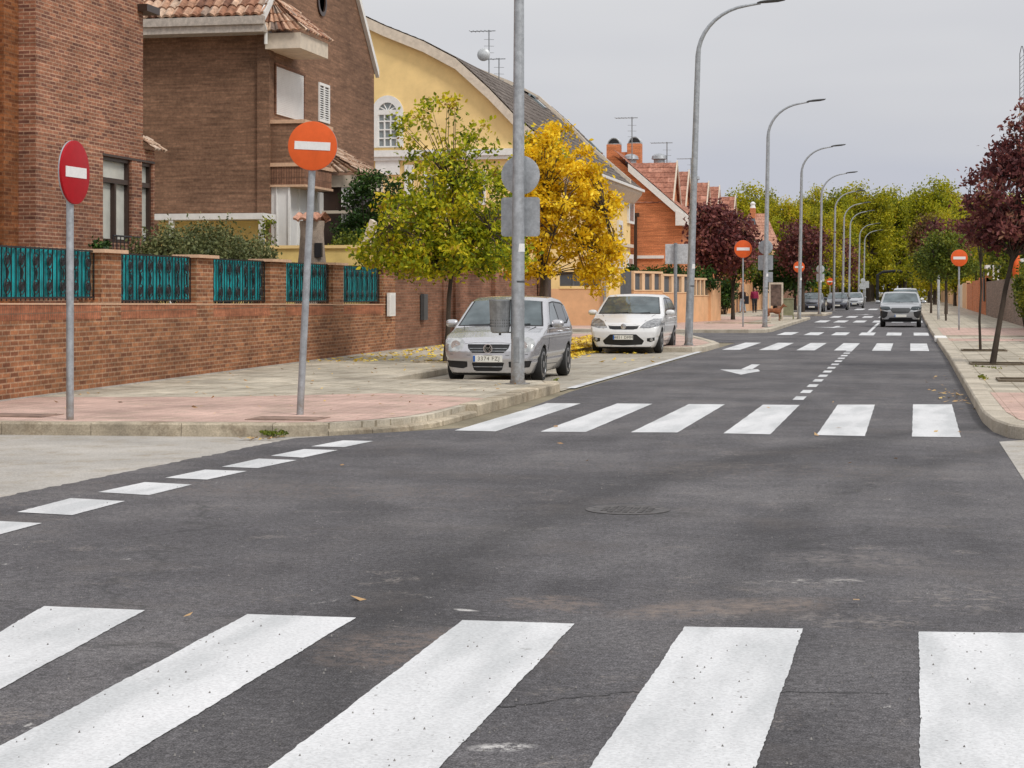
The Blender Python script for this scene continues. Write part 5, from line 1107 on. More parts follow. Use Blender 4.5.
def pip(px, pz, poly):
    c = np.zeros(px.shape, bool); n = len(poly)
    for i in range(n):
        ax, az = poly[i]; bx, bz = poly[(i + 1) % n]
        c ^= ((az > pz) != (bz > pz)) & (px < (bx - ax) * (pz - az) / ((bz - az) if bz != az else 1e-9) + ax)
    return c
def ell(cx, cz, rx, rz, n=18): return [(cx + rx * math.cos(2 * PI * k / n), cz + rz * math.sin(2 * PI * k / n)) for k in range(n)]
def make_car(name, label, S, paint, loc, h=.022, glass='carglass', text=None, group=None):
    t = thing(name, label, 'car', loc, 0, group); W = S['W'] / 2; L = S['L']; zbelt = S['belt']; fr = S.get('front_round', .13); rw_ = S['rw']
    prof = [(a, b if b < 1.0 else 1.0 + (b - 1.0) * S.get('tall', 1)) for a, b in S['prof']]; axl = S['axles']; tum = S.get('tumble', .34)
    def f(x, y, z):
        ax = np.abs(x) / W
        yy = y - fr * ax ** 2.4 * np.clip(1 - y / 1.1, 0, 1) * np.clip(1 - (z - .75) / .3, .35, 1) + .10 * ax ** 2.4 * np.clip((y - L + .9) / .9, 0, 1)
        # windscreen and bonnet curvature, roof crown
        yy = yy - .10 * ax ** 2 * np.clip((z - zbelt) / .2, 0, 1) * np.clip((L * .5 - y) / 1.0, 0, 1)
        zz = z + .05 * ax ** 2.2 * np.clip((z - .6) / .3, 0, 1)
        s_ = seg_sdf(yy, zz, prof)
        wd = W - tum * np.clip(z - zbelt, 0, 9) ** 1.08 - .045 * (np.clip(z - zbelt, -9, 0) / .55) ** 2 * np.clip(zbelt - z, 0, 9) / .5
        wd = wd - .10 * np.clip((.55 - y) / .55, 0, 1) ** 2 - .07 * np.clip((y - L + .5) / .5, 0, 1) ** 2
        wd = wd + .012 * np.exp(-((z - (zbelt - .12)) / .03) ** 2) - .012 * np.exp(-((z - .42) / .03) ** 2)
        g = smax(s_, np.abs(x) - wd, .07)
        for ya in axl:
            c = np.sqrt((y - ya) ** 2 + (z - S['wr']) ** 2) - (S['wr'] + .045)
            g = smax(g, -np.maximum(c, (W - .27) - np.abs(x)), .012)
        return g
    V, Fq, N = surface_nets(f, (-W - .05, -.06, .06), (W + .05, L + .06, S['H'] + .06), h)
    C = V[Fq].mean(1); Nf = N[Fq].mean(1); x, y, z = C.T; ax = np.abs(x); free = np.ones(len(C), bool)
    arch = np.zeros(len(C), bool)
    for ya in axl: arch |= (np.hypot(y - ya, z - S['wr']) < S['wr'] + .052) & (ax > W - .32) & (ax < W + .02) & ((np.abs(Nf[:, 0]) < .55) | (ax < W - .1))
    under = (z < S.get('zlow', .165)) | ((Nf[:, 2] < -.75) & (z < .3))
    m = arch | under; sub_mesh('underbody', V, Fq, m, M['plastic'], t); free &= ~m
    for (nm, mt, plane, poly, rec) in S['regions']:
        poly = [(a, b if b < 1.0 else 1.0 + (b - 1.0) * S.get('tall', 1)) for a, b in poly]
        if plane == 'front': sel = pip(ax, z, poly) & (y < L * .30) & ((Nf[:, 1] < -.12) | (z < zbelt - .1))
        elif plane == 'frontall': sel = pip(ax, z, poly) & (y < L * .5) & (Nf[:, 1] < -.25)
        elif plane == 'rear': sel = pip(ax, z, poly) & (y > L * .75) & (Nf[:, 1] > .3)
        else: sel = pip(y, z, poly) & (ax > W * .5) & (np.abs(Nf[:, 0]) > .5)
        sel &= free
        # let the cut line follow the outline exactly
        sv = np.zeros(len(V), bool); sv[Fq[sel].ravel()] = True; ov = np.zeros(len(V), bool); ov[Fq[free & ~sel].ravel()] = True
        bi = np.where(sv & ov)[0]
        if len(bi):
            if plane == 'side': u_, sg_, oth = V[bi, 1], np.ones(len(bi)), 0
            else: sg_ = np.sign(V[bi, 0]); u_, oth = np.abs(V[bi, 0]), 1
            vv_ = V[bi, 2]; best = np.full(len(bi), 9.0); bu = u_.copy(); bv = vv_.copy(); npl = len(poly)
            for k in range(npl):
                a_, b_ = poly[k], poly[(k + 1) % npl]; e_ = (b_[0] - a_[0], b_[1] - a_[1]); tt_ = np.clip(((u_ - a_[0]) * e_[0] + (vv_ - a_[1]) * e_[1]) / (e_[0] ** 2 + e_[1] ** 2), 0, 1)
                qu, qv = a_[0] + tt_ * e_[0], a_[1] + tt_ * e_[1]; dd = np.hypot(u_ - qu, vv_ - qv); m_ = dd < best; best[m_] = dd[m_]; bu[m_] = qu[m_]; bv[m_] = qv[m_]
            na = N[bi, oth]; okb = (best < h * 1.1) & (np.abs(na) > .3); du = (bu - u_) * (sg_ if plane != 'side' else 1); dv_ = bv - vv_
            nu = N[bi, 1] if plane == 'side' else N[bi, 0]; dep = -(nu * du + N[bi, 2] * dv_) / np.where(okb, na, 1)
            I_ = bi[okb]; V[I_, 1 if plane == 'side' else 0] += du[okb]; V[I_, 2] += dv_[okb]; V[I_, oth] += dep[okb]
        if nm in ('headlight', 'fog_lamp', 'side_window', 'door', 'lower_intake'):
            for sg in (-1, 1): sub_mesh(nm, V, Fq, sel & (np.sign(x) == sg), M[mt] if mt != 'paint' else paint, t, (0, rec, 0))
        else: sub_mesh(nm, V, Fq, sel, M[mt] if mt != 'paint' else paint, t, (0, rec, 0))
        free &= ~sel
    body = sub_mesh('body', V, Fq, free, paint, t)
    # surface lookup for trims: half width at (y,z), front depth at (x,z)
    def hw(yv, zv):
        xs = np.linspace(W * .4, W + .03, 90); return float(xs[np.argmax(f(xs, np.full(90, yv), np.full(90, zv)) > 0)])
    def fd(xv, zv):
        ys = np.linspace(-.03, 2.2, 450); return float(ys[np.argmax(f(np.full(450, xv), ys, np.full(450, zv)) < 0)])
    for ya in axl:
        for sg in (-1, 1):
            R = S['wr']; c = (sg * (W - .012 - .105), ya, R); wh = MB(); 
            wh.lathe([(R * .70, -.095), (R * .93, -.10), (R, -.07), (R + .002, 0), (R, .07), (R * .93, .10), (R * .70, .095)], c, 40, 'x'); wo_ = wh.build('wheel', M['tyre'], t, True)
            rm = MB(); rm.lathe([(R * .74, .06 * sg), (R * .74, .100 * sg), (R * .69, .102 * sg), (R * .67, .06 * sg), (R * .6, .045 * sg), (.001, .035 * sg)], c, 32, 'x')
            ns = S.get('spokes', 6)
            for k in range(ns):
                a = 2 * PI * k / ns + .3; ca, sa_ = math.cos(a), math.sin(a); wS = .035
                q = []
                for rr_, w2, dx in ((.03, wS * .8, .092), (R * .70, wS * 1.25, .096)):
                    for s2 in (-1, 1):
                        for dd in (0, -.04): q.append((c[0] + sg * (dx + dd), c[1] + ca * rr_ - sa_ * s2 * w2, c[2] + sa_ * rr_ + ca * s2 * w2))
                rm.add(q, [(0, 4, 6, 2), (0, 1, 5, 4), (2, 6, 7, 3), (4, 5, 7, 6)])
            rm.lathe([(.06, .06 * sg), (.06, .10 * sg), (.001, .104 * sg)], c, 16, 'x'); rm.build('rim', M['alloy'], wo_)
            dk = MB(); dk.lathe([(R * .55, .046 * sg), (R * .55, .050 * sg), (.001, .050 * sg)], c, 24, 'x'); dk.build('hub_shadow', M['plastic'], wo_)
    for sg in (-1, 1):                              # mirrors
        ym_, zm_ = S['mirror']; xw = hw(ym_, zm_ - .04); mb = MB()
        n1, n2 = 9, 14
        for a in range(n1 + 1):
            th = PI * a / n1
            for k in range(n2):
                ph = 2 * PI * k / n2; cx_ = math.copysign(abs(math.cos(th)) ** .7, math.cos(th)); rr_ = math.sin(th) ** .7
                mb.v.append((sg * (xw + .13) + cx_ * .115, ym_ + rr_ * math.cos(ph) * .075, zm_ + rr_ * math.sin(ph) * .075))
        for a in range(n1):
            for k in range(n2): mb.f.append((a * n2 + k, a * n2 + (k + 1) % n2, (a + 1) * n2 + (k + 1) % n2, (a + 1) * n2 + k))
        mr = mb.build('mirror', paint, t, True)
        mb = MB(); mb.tube([(sg * (xw - .03), ym_ + .02, zm_ - .05), (sg * (xw + .07), ym_ + .01, zm_ - .03)], .028, 8); mb.build('mirror_arm', M['plastic'], mr)
    # seams, handles, wipers
    mb = MB()
    for ln in S['seams']:
        for sg in (-1, 1): mb.tube([(sg * (hw(a, b) - .001), a, b) for a, b in ln], .0055, 4)
    for ln in S['fseams']: 
        for sg in (-1, 1): mb.tube([(sg * a, fd(a, b) - .000, b) for a, b in ln], .006, 4)
    mb.build('seam', M['plastic'], body)
    for (yh, zh_) in S['handles']:
        for sg in (-1, 1):
            xw = hw(yh, zh_); mb = MB(); mb.tube([(sg * (xw - .01), yh - .09, zh_), (sg * (xw + .03), yh - .07, zh_), (sg * (xw + .032), yh + .07, zh_), (sg * (xw - .01), yh + .09, zh_)], .014, 6); mb.build('door_handle', paint, t, True)
    zw = S['cowl']
    for x0_, x1_ in ((-.58, -.02), (.0, .55)):
        mb = MB(); mb.tube([(x0_, fd(x0_, zw + .02) - .015, zw + .01), (x1_, fd(x1_, zw + .035) - .02, zw + .035)], .009, 5); mb.build('wiper', M['plastic'], t)
    # number plate
    zp_, pw_ = S['plate']; yp = min(fd(0, zp_), fd(.25, zp_)) - .012; mb = MB(); mb.box(-.26, .26, yp - .008, yp + .02, zp_ - .056, zp_ + .056); pl = mb.build('number_plate', M['plate'], t)
    mb = MB(); mb.box(-.258, -.222, yp - .010, yp - .0085, zp_ - .053, zp_ + .053); mb.build('blue_band', M['plateblue'], pl)
    if text:
        cu = bpy.data.curves.new('plate_text', 'FONT'); cu.body = text; cu.size = .098; cu.align_x = 'CENTER'; cu.align_y = 'CENTER'; cu.extrude = .0005; cu.space_character = 1.12
        tm = bpy.data.objects.new('tmp', cu); col.objects.link(tm); bpy.context.view_layer.update(); me_ = bpy.data.meshes.new_from_object(tm.evaluated_get(bpy.context.evaluated_depsgraph_get())); bpy.data.objects.remove(tm); bpy.data.curves.remove(cu)
        me_.name = 'plate_text'; me_.materials.clear(); me_.materials.append(M['platetext']); to = bpy.data.objects.new('plate_text', me_); col.objects.link(to); to.parent = pl; to.location = (.02, yp - .011, zp_); to.rotation_euler = (PI / 2, 0, 0)
    if S.get('grille_bars'):
        for zb_, x2 in S['grille_bars']:
            mb = MB(); xs = np.linspace(-x2, x2, 9); mb.tube([(q, fd(q, zb_) + .008, zb_) for q in xs], .009, 5); mb.build('grille_bar', M['galvD'], t)
    return t, fd, hw
polo = dict(W=1.73, L=3.9, tall=1.10, H=1.53, belt=.93, rw=.3, wr=.305, axles=(.80, 3.26), front_round=.16,
    prof=[(.12, .13), (.02, .18), (.0, .42), (.01, .56), (.07, .68), (.22, .79), (.55, .89), (1.0, .985), (1.35, 1.21), (1.72, 1.405), (2.05, 1.46), (2.6, 1.475), (3.2, 1.44), (3.5, 1.36), (3.72, 1.05), (3.83, .95), (3.9, .62), (3.88, .30), (3.80, .15)],
    mirror=(1.42, 1.02), cowl=.985, plate=(.425, .5), handles=[(2.28, .87), (3.05, .89)],
    seams=[[(1.25, .30), (1.22, .6), (1.28, .93)], [(2.42, .28), (2.42, .95), (2.35, 1.35)], [(3.25, .62), (3.18, .92)], [(1.25, .30), (2.4, .28)]],
    fseams=[[(.44, .70), (.50, .80), (.60, .92), (.66, .97)], [(.0, .70), (.25, .70), (.44, .68)], [(.0, .485), (.35, .485), (.7, .50)]],
    grille_bars=[(.60, .34), (.555, .31), (.28, .26)],
    regions=[('windscreen', 'carglass', 'frontall', [(-.01, 1.005), (.755, .995), (.60, 1.415), (-.01, 1.425)], 0.0),
             ('windscreen_seal', 'plastic', 'frontall', [(-.01, .975), (.79, .975), (.625, 1.43), (-.01, 1.44)], 0.0),
             ('headlight', 'lamp_glass', 'front', ell(.625, .665, .18, .135), 0.0),
             ('grille', 'plastic', 'front', [(-.01, .675), (.38, .675), (.36, .60), (.28, .525), (-.01, .52)], .012),
             ('bumper_grille', 'plastic', 'front', [(-.01, .355), (.29, .355), (.25, .225), (.2, .205), (-.01, .205)], .02),
             ('lower_intake', 'plastic', 'front', [(.37, .375), (.76, .39), (.72, .275), (.45, .25), (.37, .28)], .015),
             ('side_window', 'carglass', 'side', [(1.42, 1.0), (2.34, 1.0), (2.34, 1.36), (1.98, 1.345)], 0),
             ('side_window', 'carglassD', 'side', [(2.42, 1.0), (3.1, 1.03), (3.12, 1.33), (2.42, 1.36)], 0),
             ('quarter_window', 'carglassD', 'side', [(3.15, 1.05), (3.42, 1.10), (3.3, 1.30), (3.16, 1.32)], 0),
             ('window_trim', 'plastic', 'side', [(1.37, .98), (3.14, 1.0), (3.46, 1.08), (3.32, 1.325), (3.1, 1.36), (2.35, 1.385), (1.94, 1.365)], 0),
             ('tail_lamp', 'red', 'rear', [(.55, .65), (.85, .65), (.85, 1.0), (.62, 1.0)], 0)])
t, fd, hw = make_car('parked_car', 'silver hatchback parked behind the nearest lamp post', polo, M['silver'], (-7.25, 32.45, .008), .019, text='3374 FZJ', group='cars parked in the left bays')
mb = MB(); yb = fd(0, .60) - .012; mb.lathe([(.068, -.004), (.068, .012), (.001, .012), (.001, -.004)], (0, yb, .60), 24, 'y'); mb.build('badge_disc', plain('badge_blue_grey', (.32, .40, .46), .3, .4), t, True)
mb = MB(); mb.lathe([(.082, -.012), (.082, .01), (.068, .01), (.068, -.012)], (0, yb, .60), 28, 'y')
for pts in ([(-.045, .043), (-.02, .004), (0, .043 - .02), (.02, .004), (.045, .043)], [(-.062, .02), (-.025, -.052), (0, -.005), (.025, -.052), (.062, .02)]):
    mb.tube([(a, yb - .008, .60 + b) for a, b in pts], .008, 5)
mb.build('badge', M['chrome'], t, True)
for sg in (-1, 1):                                  # round lamp reflectors behind the glass
    for cx_, r_ in ((.60, .085),):
        mb = MB(); yq = fd(cx_, .655); mb.lathe([(r_, -.012), (r_, .0), (r_ * .8, .0), (r_ * .78, -.010), (.03, -.012), (.001, -.014)], (sg * cx_, yq, .655), 24, 'y'); mb.build('lamp_reflector', M['chrome'], t, True)

focus = dict(W=1.84, L=4.34, tall=1.09, H=1.56, belt=.97, rw=.32, wr=.32, axles=(.86, 3.50), front_round=.20,
    prof=[(.14, .13), (.03, .18), (.0, .42), (.01, .56), (.07, .70), (.22, .80), (.6, .92), (1.05, 1.02), (1.45, 1.24), (1.95, 1.44), (2.3, 1.49), (2.9, 1.50), (3.5, 1.46), (3.85, 1.38), (4.08, 1.08), (4.25, .98), (4.34, .64), (4.32, .30), (4.2, .15)],
    mirror=(1.50, 1.05), cowl=1.02, plate=(.42, .5), handles=[(2.45, .90), (3.35, .92)],
    seams=[[(1.35, .30), (1.32, .6), (1.36, .97)], [(2.55, .28), (2.55, .98), (2.5, 1.38)], [(3.5, .75), (3.3, .95)], [(1.35, .30), (3.1, .28)]],
    fseams=[[(.40, .72), (.52, .84), (.66, .97), (.70, 1.0)], [(.0, .745), (.3, .74), (.40, .72)]],
    regions=[('windscreen', 'carglass', 'frontall', [(-.01, 1.045), (.80, 1.035), (.655, 1.435), (-.01, 1.445)], 0.0),
             ('windscreen_seal', 'plastic', 'frontall', [(-.01, 1.015), (.83, 1.01), (.675, 1.45), (-.01, 1.46)], 0.0),
             ('headlight', 'lamp_glassD', 'front', [(.40, .66), (.56, .83), (.72, .90), (.92, .90), (.92, .72), (.66, .655)], 0.0),
             ('grille', 'plastic', 'front', [(-.01, .715), (.40, .715), (.36, .64), (.25, .62), (-.01, .62)], .012),
             ('bumper_grille', 'plastic', 'front', [(-.01, .50), (.34, .50), (.54, .33), (.48, .235), (-.01, .21)], .018),
             ('fog_lamp', 'plastic', 'front', [(.61, .40), (.80, .42), (.80, .345), (.70, .30), (.61, .32)], .01),
             ('side_window', 'carglassD', 'side', [(1.62, 1.04), (2.48, 1.04), (2.48, 1.39), (2.15, 1.37)], 0),
             ('side_window', 'carglassD', 'side', [(2.58, 1.04), (3.4, 1.06), (3.45, 1.35), (2.58, 1.39)], 0),
             ('quarter_window', 'carglassD', 'side', [(3.5, 1.08), (3.85, 1.14), (3.7, 1.28), (3.52, 1.33)], 0),
             ('window_trim', 'plastic', 'side', [(1.56, 1.02), (3.5, 1.04), (3.9, 1.12), (3.73, 1.31), (3.45, 1.38), (2.5, 1.415), (2.12, 1.395)], 0),
             ('tail_lamp', 'red', 'rear', [(.62, .85), (.9, .85), (.9, 1.3), (.66, 1.3)], 0)])
t, fd, hw = make_car('parked_car', 'white hatchback parked in the bay behind the silver one', focus, M['whitecar'], (-7.27, 48.65 - .1, .008), .024, text='4851 DMM', group='cars parked in the left bays')
mb = MB(); yb = fd(0, .69) - .01; mb.lathe([(.001, -.01), (.07, -.006), (.075, .01), (.001, .01)], (0, yb, .70), 20, 'y'); bo = mb.build('badge', M['chrome'], t, True)
for sg in (-1, 1):
    mb = MB(); yq = fd(.72, .36); mb.lathe([(.001, -.015), (.04, -.012), (.045, .02), (.001, .02)], (sg * .72, yq, .365), 16, 'y'); mb.build('fog_lens', M['lamp_glass'], t, True)

suv = dict(zlow=.36, W=1.86, L=4.45, H=1.63, belt=1.03, rw=.35, wr=.355, axles=(.90, 3.58), front_round=.20, tumble=.30,
    prof=[(.14, .24), (.03, .34), (.0, .50), (.0, .72), (.05, .86), (.2, .96), (.6, 1.03), (1.15, 1.11), (1.55, 1.33), (2.0, 1.55), (2.4, 1.61), (3.0, 1.62), (3.7, 1.58), (4.05, 1.5), (4.25, 1.15), (4.38, 1.05), (4.45, .7), (4.4, .4), (4.3, .26)],
    mirror=(1.6, 1.14), cowl=1.11, plate=(.52, .5), handles=[(2.5, .98), (3.4, 1.0)],
    seams=[[(1.4, .34), (1.38, 1.0)], [(2.6, .32), (2.6, 1.04)]], fseams=[[(.42, .90), (.6, 1.0)]],
    regions=[('windscreen', 'carglass', 'frontall', [(-.01, 1.12), (.82, 1.11), (.70, 1.54), (-.01, 1.56)], 0),
             ('headlight', 'carglassD', 'front', [(.42, .80), (.50, .93), (.95, 1.0), (.95, .82), (.60, .76)], 0),
             ('grille', 'dark', 'front', [(-.01, .88), (.40, .88), (.44, .76), (.34, .64), (-.01, .62)], .01),
             ('bumper_grille', 'plastic', 'front', [(-.01, .44), (.50, .44), (.54, .36), (.46, .27), (-.01, .26)], .02),
             ('fog_lamp', 'plastic', 'front', [(.56, .70), (.90, .76), (.95, .46), (.74, .40), (.60, .50)], .012),
             ('side_window', 'carglassD', 'side', [(1.7, 1.12), (2.55, 1.12), (2.55, 1.5), (2.2, 1.48)], 0), ('side_window', 'carglassD', 'side', [(2.62, 1.12), (3.7, 1.14), (3.6, 1.46), (2.62, 1.5)], 0)])
make_car('oncoming_car', 'pale grey sport utility car driving towards us in the right lane', suv, M['greycar'], (-.46, 87.6, .004), .035, text='')
van = dict(suv); van['H'] = 1.9; van['prof'] = [(a, b if b < 1.2 else b * 1.14) for a, b in suv['prof']]
van['regions'] = [(a, b, c, [(p[0], p[1] * (1.19 if p[1] > 1.3 else 1.02)) for p in d] if c in ('frontall', 'side') else d, e) for a, b, c, d, e in suv['regions']]
make_car('oncoming_van', 'white van following close behind the grey sport utility car', van, M['whitecar'], (-.35, 122, .004), .06, text='')
dk = dict(focus); make_car('parked_car', 'dark anthracite car parked at the far left kerb, nearest of three', dk, M['darkcar'], (xy(812, 151), 150, .02), .05, 'carglass', '', 'cars parked far up the street')
make_car('parked_car', 'grey car parked behind the dark anthracite car', dk, M['darkcar'], (xy(837, 168), 168, .02), .06, 'carglass', '', 'cars parked far up the street')
make_car('parked_car', 'silver car parked farthest up the left kerb', dk, M['greycar'], (xy(854, 190), 190, .02), .06, 'carglass', '', 'cars parked far up the street')
sheet('parking_bay', [(-10.6, 141), (-5.6, 141), (-5.6, 215), (-10.6, 215)], .142, M['asphalt']) if False else None

# ------------------------------------------------------------ people and the dog
def cap(x, y, z, a, b, ra, rb):
    a = np.array(a, float); b = np.array(b, float); d = b - a; L2 = (d * d).sum()
    t = np.clip(((x - a[0]) * d[0] + (y - a[1]) * d[1] + (z - a[2]) * d[2]) / L2, 0, 1)
    return np.sqrt((x - a[0] - t * d[0]) ** 2 + (y - a[1] - t * d[1]) ** 2 + (z - a[2] - t * d[2]) ** 2) - (ra + (rb - ra) * t)
def sell(x, y, z, c, r): k = np.sqrt(((x - c[0]) / r[0]) ** 2 + ((y - c[1]) / r[1]) ** 2 + ((z - c[2]) / r[2]) ** 2); return (k - 1) * min(r)
def person(label, loc, rz, top, legs, hairm, stride=.18, bag=False, H=1.7):
    t = thing('person', label, 'person', loc, rz); s = H / 1.7
    hipz, kn = .90 * s, .49 * s
    L = {}
    for sg, st in ((-1, stride), (1, -stride)):
        hip = (sg * .09, 0, hipz); knee = (sg * .095, -st * .55 - .03, kn + .01); ank = (sg * .095, -st * 1.0 + .04, .09); toe = (sg * .11, ank[1] - .16, .035)
        L[sg] = (hip, knee, ank, toe)
    sh = 1.40 * s
    A = {}
    for sg, sw in ((-1, -.10), (1, .12)): A[sg] = ((sg * .18, 0, sh), (sg * .235, -sw * .3 + .02, 1.13 * s), (sg * .245, -sw - .05, .90 * s))
    def legsf(x, y, z, g=0):
        f = None
        for sg in (-1, 1):
            a, b, c, d = L[sg]; q = smin(cap(x, y, z, a, b, .088 + g, .058 + g), cap(x, y, z, b, c, .058 + g, .038 + g), .03); f = q if f is None else smin(f, q, .02)
        return smin(f, sell(x, y, z, (0, .01, hipz + .02), (.165 + g, .11 + g, .13 + g)), .05)
    def torso(x, y, z, g=0):
        f = sell(x, y, z, (0, 0, 1.27 * s), (.175 + g, .11 + g, .20 + g)); f = smin(f, sell(x, y, z, (0, 0, 1.05 * s), (.145 + g, .095 + g, .18 + g)), .08)
        for sg in (-1, 1):
            a, b, c = A[sg]; f = smin(f, smin(cap(x, y, z, a, b, .052 + g, .040 + g), cap(x, y, z, b, c, .040 + g, .027 + g), .02), .04)
        return f
    def body(x, y, z):
        f = smin(torso(x, y, z), legsf(x, y, z), .05); f = smin(f, cap(x, y, z, (0, 0, 1.40 * s), (0, -.01, 1.52 * s), .052, .05), .03)
        f = smin(f, sell(x, y, z, (0, -.01, 1.60 * s), (.075, .092, .112)), .02); f = smin(f, sell(x, y, z, (0, -.105, 1.585 * s), (.014, .02, .022)), .015)
        for sg in (-1, 1):
            f = smin(f, sell(x, y, z, (sg * .076, 0, 1.60 * s), (.014, .022, .032)), .008); f = np.maximum(f, -sell(x, y, z, (sg * .03, -.108, 1.615 * s), (.013, .014, .009)))
            c = A[sg][2]; pm = (c[0], c[1] - .02, c[2] - .06); f = smin(f, sell(x, y, z, pm, (.02, .036, .05)), .015)
            for k in range(4): yy = pm[1] - .030 + .02 * k; f = smin(f, smin(cap(x, y, z, (pm[0], yy, pm[2] - .035), (pm[0] - sg * .006, yy - .002, pm[2] - .075), .0095, .009), cap(x, y, z, (pm[0] - sg * .006, yy - .002, pm[2] - .075), (pm[0] - sg * .022, yy, pm[2] - .10 + abs(k - 1) * .006), .009, .008), .004), .004)
            f = smin(f, cap(x, y, z, (pm[0] - sg * .01, pm[1] - .03, pm[2] + .01), (pm[0] - sg * .03, pm[1] - .055, pm[2] - .035), .011, .009), .006)
            f = smin(f, cap(x, y, z, L[sg][2], L[sg][3], .04, .03), .02)
        return f
    V, Fq, N = surface_nets(body, (-.36, -.42, -.01), (.36, .34, 1.75 * s), .0125); np_mesh('body', V, Fq, M['skin'], t, True)
    V, Fq, N = surface_nets(lambda x, y, z: np.maximum(torso(x, y, z, .022), -(z - .93 * s) if True else 0), (-.36, -.3, .85), (.36, .3, 1.6 * s), .02); np_mesh('jacket', V, Fq, top, t, True)
    V, Fq, N = surface_nets(lambda x, y, z: np.maximum(legsf(x, y, z, .018), .10 - z), (-.3, -.4, .05), (.3, .35, 1.12 * s), .02); np_mesh('trousers', V, Fq, legs, t, True)
    V, Fq, N = surface_nets(lambda x, y, z: np.maximum(sell(x, y, z, (0, .015, 1.615 * s), (.092, .105, .122)), np.minimum(-(y + .045), -(z - 1.66 * s)) * -1 * 0 + np.where(z > 1.655 * s, -1, -(y + .03))), (-.15, -.15, 1.4 * s), (.15, .2, 1.8 * s), .014); np_mesh('hair', V, Fq, hairm, t, True)
    for sg in (-1, 1):
        V, Fq, N = surface_nets(lambda x, y, z: np.maximum(cap(x, y, z, (L[sg][2][0], L[sg][2][1] + .03, .05), L[sg][3], .05, .042), -(z - .003)), (-.25, -.5, -.01), (.25, .4, .2), .016); np_mesh('shoe', V, Fq, M['blackcloth'], t, True)
    mb = MB(); mb.box(-.022, .022, -.103, -.098, 1.55 * s, 1.556 * s); mb.build('mouth', M['maroon'], t)
    return t
yq = 137; person('person in maroon top and black trousers walking on the pavement', (xy(754.5, yq), yq, ZS), math.radians(5), M['maroon'], M['blackcloth'], M['hair'], .16, H=1.75)
yq = 136; person('person in dark jacket and pale jeans walking behind the sign post', (xy(742.5, yq), yq, ZS), math.radians(-25), M['browncoat'], M['jeans'], M['hair'], .2, H=1.72)
yq = 135.8; t = thing('shoulder_bag', 'black bag carried by the person in pale jeans', 'bag', (xy(746.5, yq), yq, 0))
z1_, z0_ = zy(747, 296, yq), zy(747, 304, yq); mb = MB(); mb.box(-.17, .17, -.08, .08, z0_, z1_); mb.build('bag_body', M['blackcloth'], t, bevel=.04)
mb = MB(); mb.tube([(-.14, 0, z1_ - .02), (-.10, 0, z1_ + .16), (0, 0, z1_ + .24), (.10, 0, z1_ + .16), (.14, 0, z1_ - .02)], .014, 6); mb.build('strap', M['blackcloth'], t)
# russet dog
yq = 98; t = thing('dog', 'russet dog standing on the pavement beside the notice board', 'dog', (xy(774, yq), yq, ZS), math.radians(100))
def dogf(x, y, z):
    f = sell(x, y, z, (0, -.16, .50), (.12, .22, .16)); f = smin(f, sell(x, y, z, (0, .20, .52), (.10, .22, .12)), .08)
    f = smin(f, cap(x, y, z, (0, -.30, .56), (0, -.44, .74), .075, .055), .04); f = smin(f, sell(x, y, z, (0, -.48, .78), (.062, .085, .065)), .03); f = smin(f, cap(x, y, z, (0, -.52, .76), (0, -.64, .73), .035, .024), .02)
    for sg in (-1, 1):
        f = smin(f, cap(x, y, z, (sg * .07, -.26, .45), (sg * .07, -.27, .22), .045, .026), .03); f = smin(f, cap(x, y, z, (sg * .07, -.27, .22), (sg * .07, -.26, .03), .024, .02), .01); f = smin(f, cap(x, y, z, (sg * .07, -.25, .025), (sg * .07, -.31, .02), .022, .018), .01)
        f = smin(f, cap(x, y, z, (sg * .07, .32, .50), (sg * .08, .25, .30), .065, .038), .03); f = smin(f, cap(x, y, z, (sg * .08, .25, .30), (sg * .08, .38, .19), .034, .02), .01); f = smin(f, cap(x, y, z, (sg * .08, .38, .19), (sg * .08, .36, .03), .02, .018), .01); f = smin(f, cap(x, y, z, (sg * .08, .36, .025), (sg * .08, .30, .02), .022, .018), .01)
        f = smin(f, cap(x, y, z, (sg * .045, -.46, .83), (sg * .06, -.47, .90), .02, .008), .01)
    return smin(f, cap(x, y, z, (0, .40, .56), (0, .60, .44), .03, .015), .02)
V, Fq, N = surface_nets(dogf, (-.2, -.7, -.01), (.2, .68, .95), .018); np_mesh('body', V, Fq, M['dogfur'], t, True)

# ------------------------------------------------------------ trees
def P(px, Y): return (xy(px, Y), Y)
bs = gp(445, 362, ZS)
tree('ash_tree', 'green and yellow street tree with sparse upright twigs left of lamp', bs, [(-.1, .3, 2.9, 1.6, 1.5, .75, 12), (.6, .4, 3.3, 1.15, 1.3, .8, 6), (-.7, .3, 2.3, 1.2, 1.3, .45, 8), (.7, .3, 2.35, 1.1, 1.3, .5, 7), (0, .3, 2.1, 1.5, 1.3, .3, 5), (-.1, .4, 3.9, 1.35, 1.1, .5, 3.2), (-.1, .4, 4.25, 1.3, 1.0, .6, 2.2), (-.1, .4, 4.8, 1.35, 1.0, .8, 2.0)], M['l_green'], 17500, .105, .05, 1.9, 360, .13, seed=3, lean=(.12, .1), twig=.007)
b2 = P(542, 51)
tree('ash_tree', 'golden yellow street tree behind the lamp post and sign plates', b2, [(.7, 0, 3.7, 1.25, 1.4, 1.2, 8), (-.35, 0, 3.0, 1.0, 1.2, 1.3, 6), (-.3, 0, 4.4, .7, .9, .9, 2.5), (.3, 0, 5.3, .7, .9, .75, 2.5), (1.35, 0, 2.6, .8, 1.0, .8, 4.5), (1.5, 0, 3.9, .65, .9, .55, 2), (1.0, 0, 4.9, .7, .9, .5, 1.6), (1.7, 0, 1.9, .4, .6, .5, 1)], M['l_yellow'], 17000, .12, .055, 1.9, 250, .135, seed=5, twig=.012)
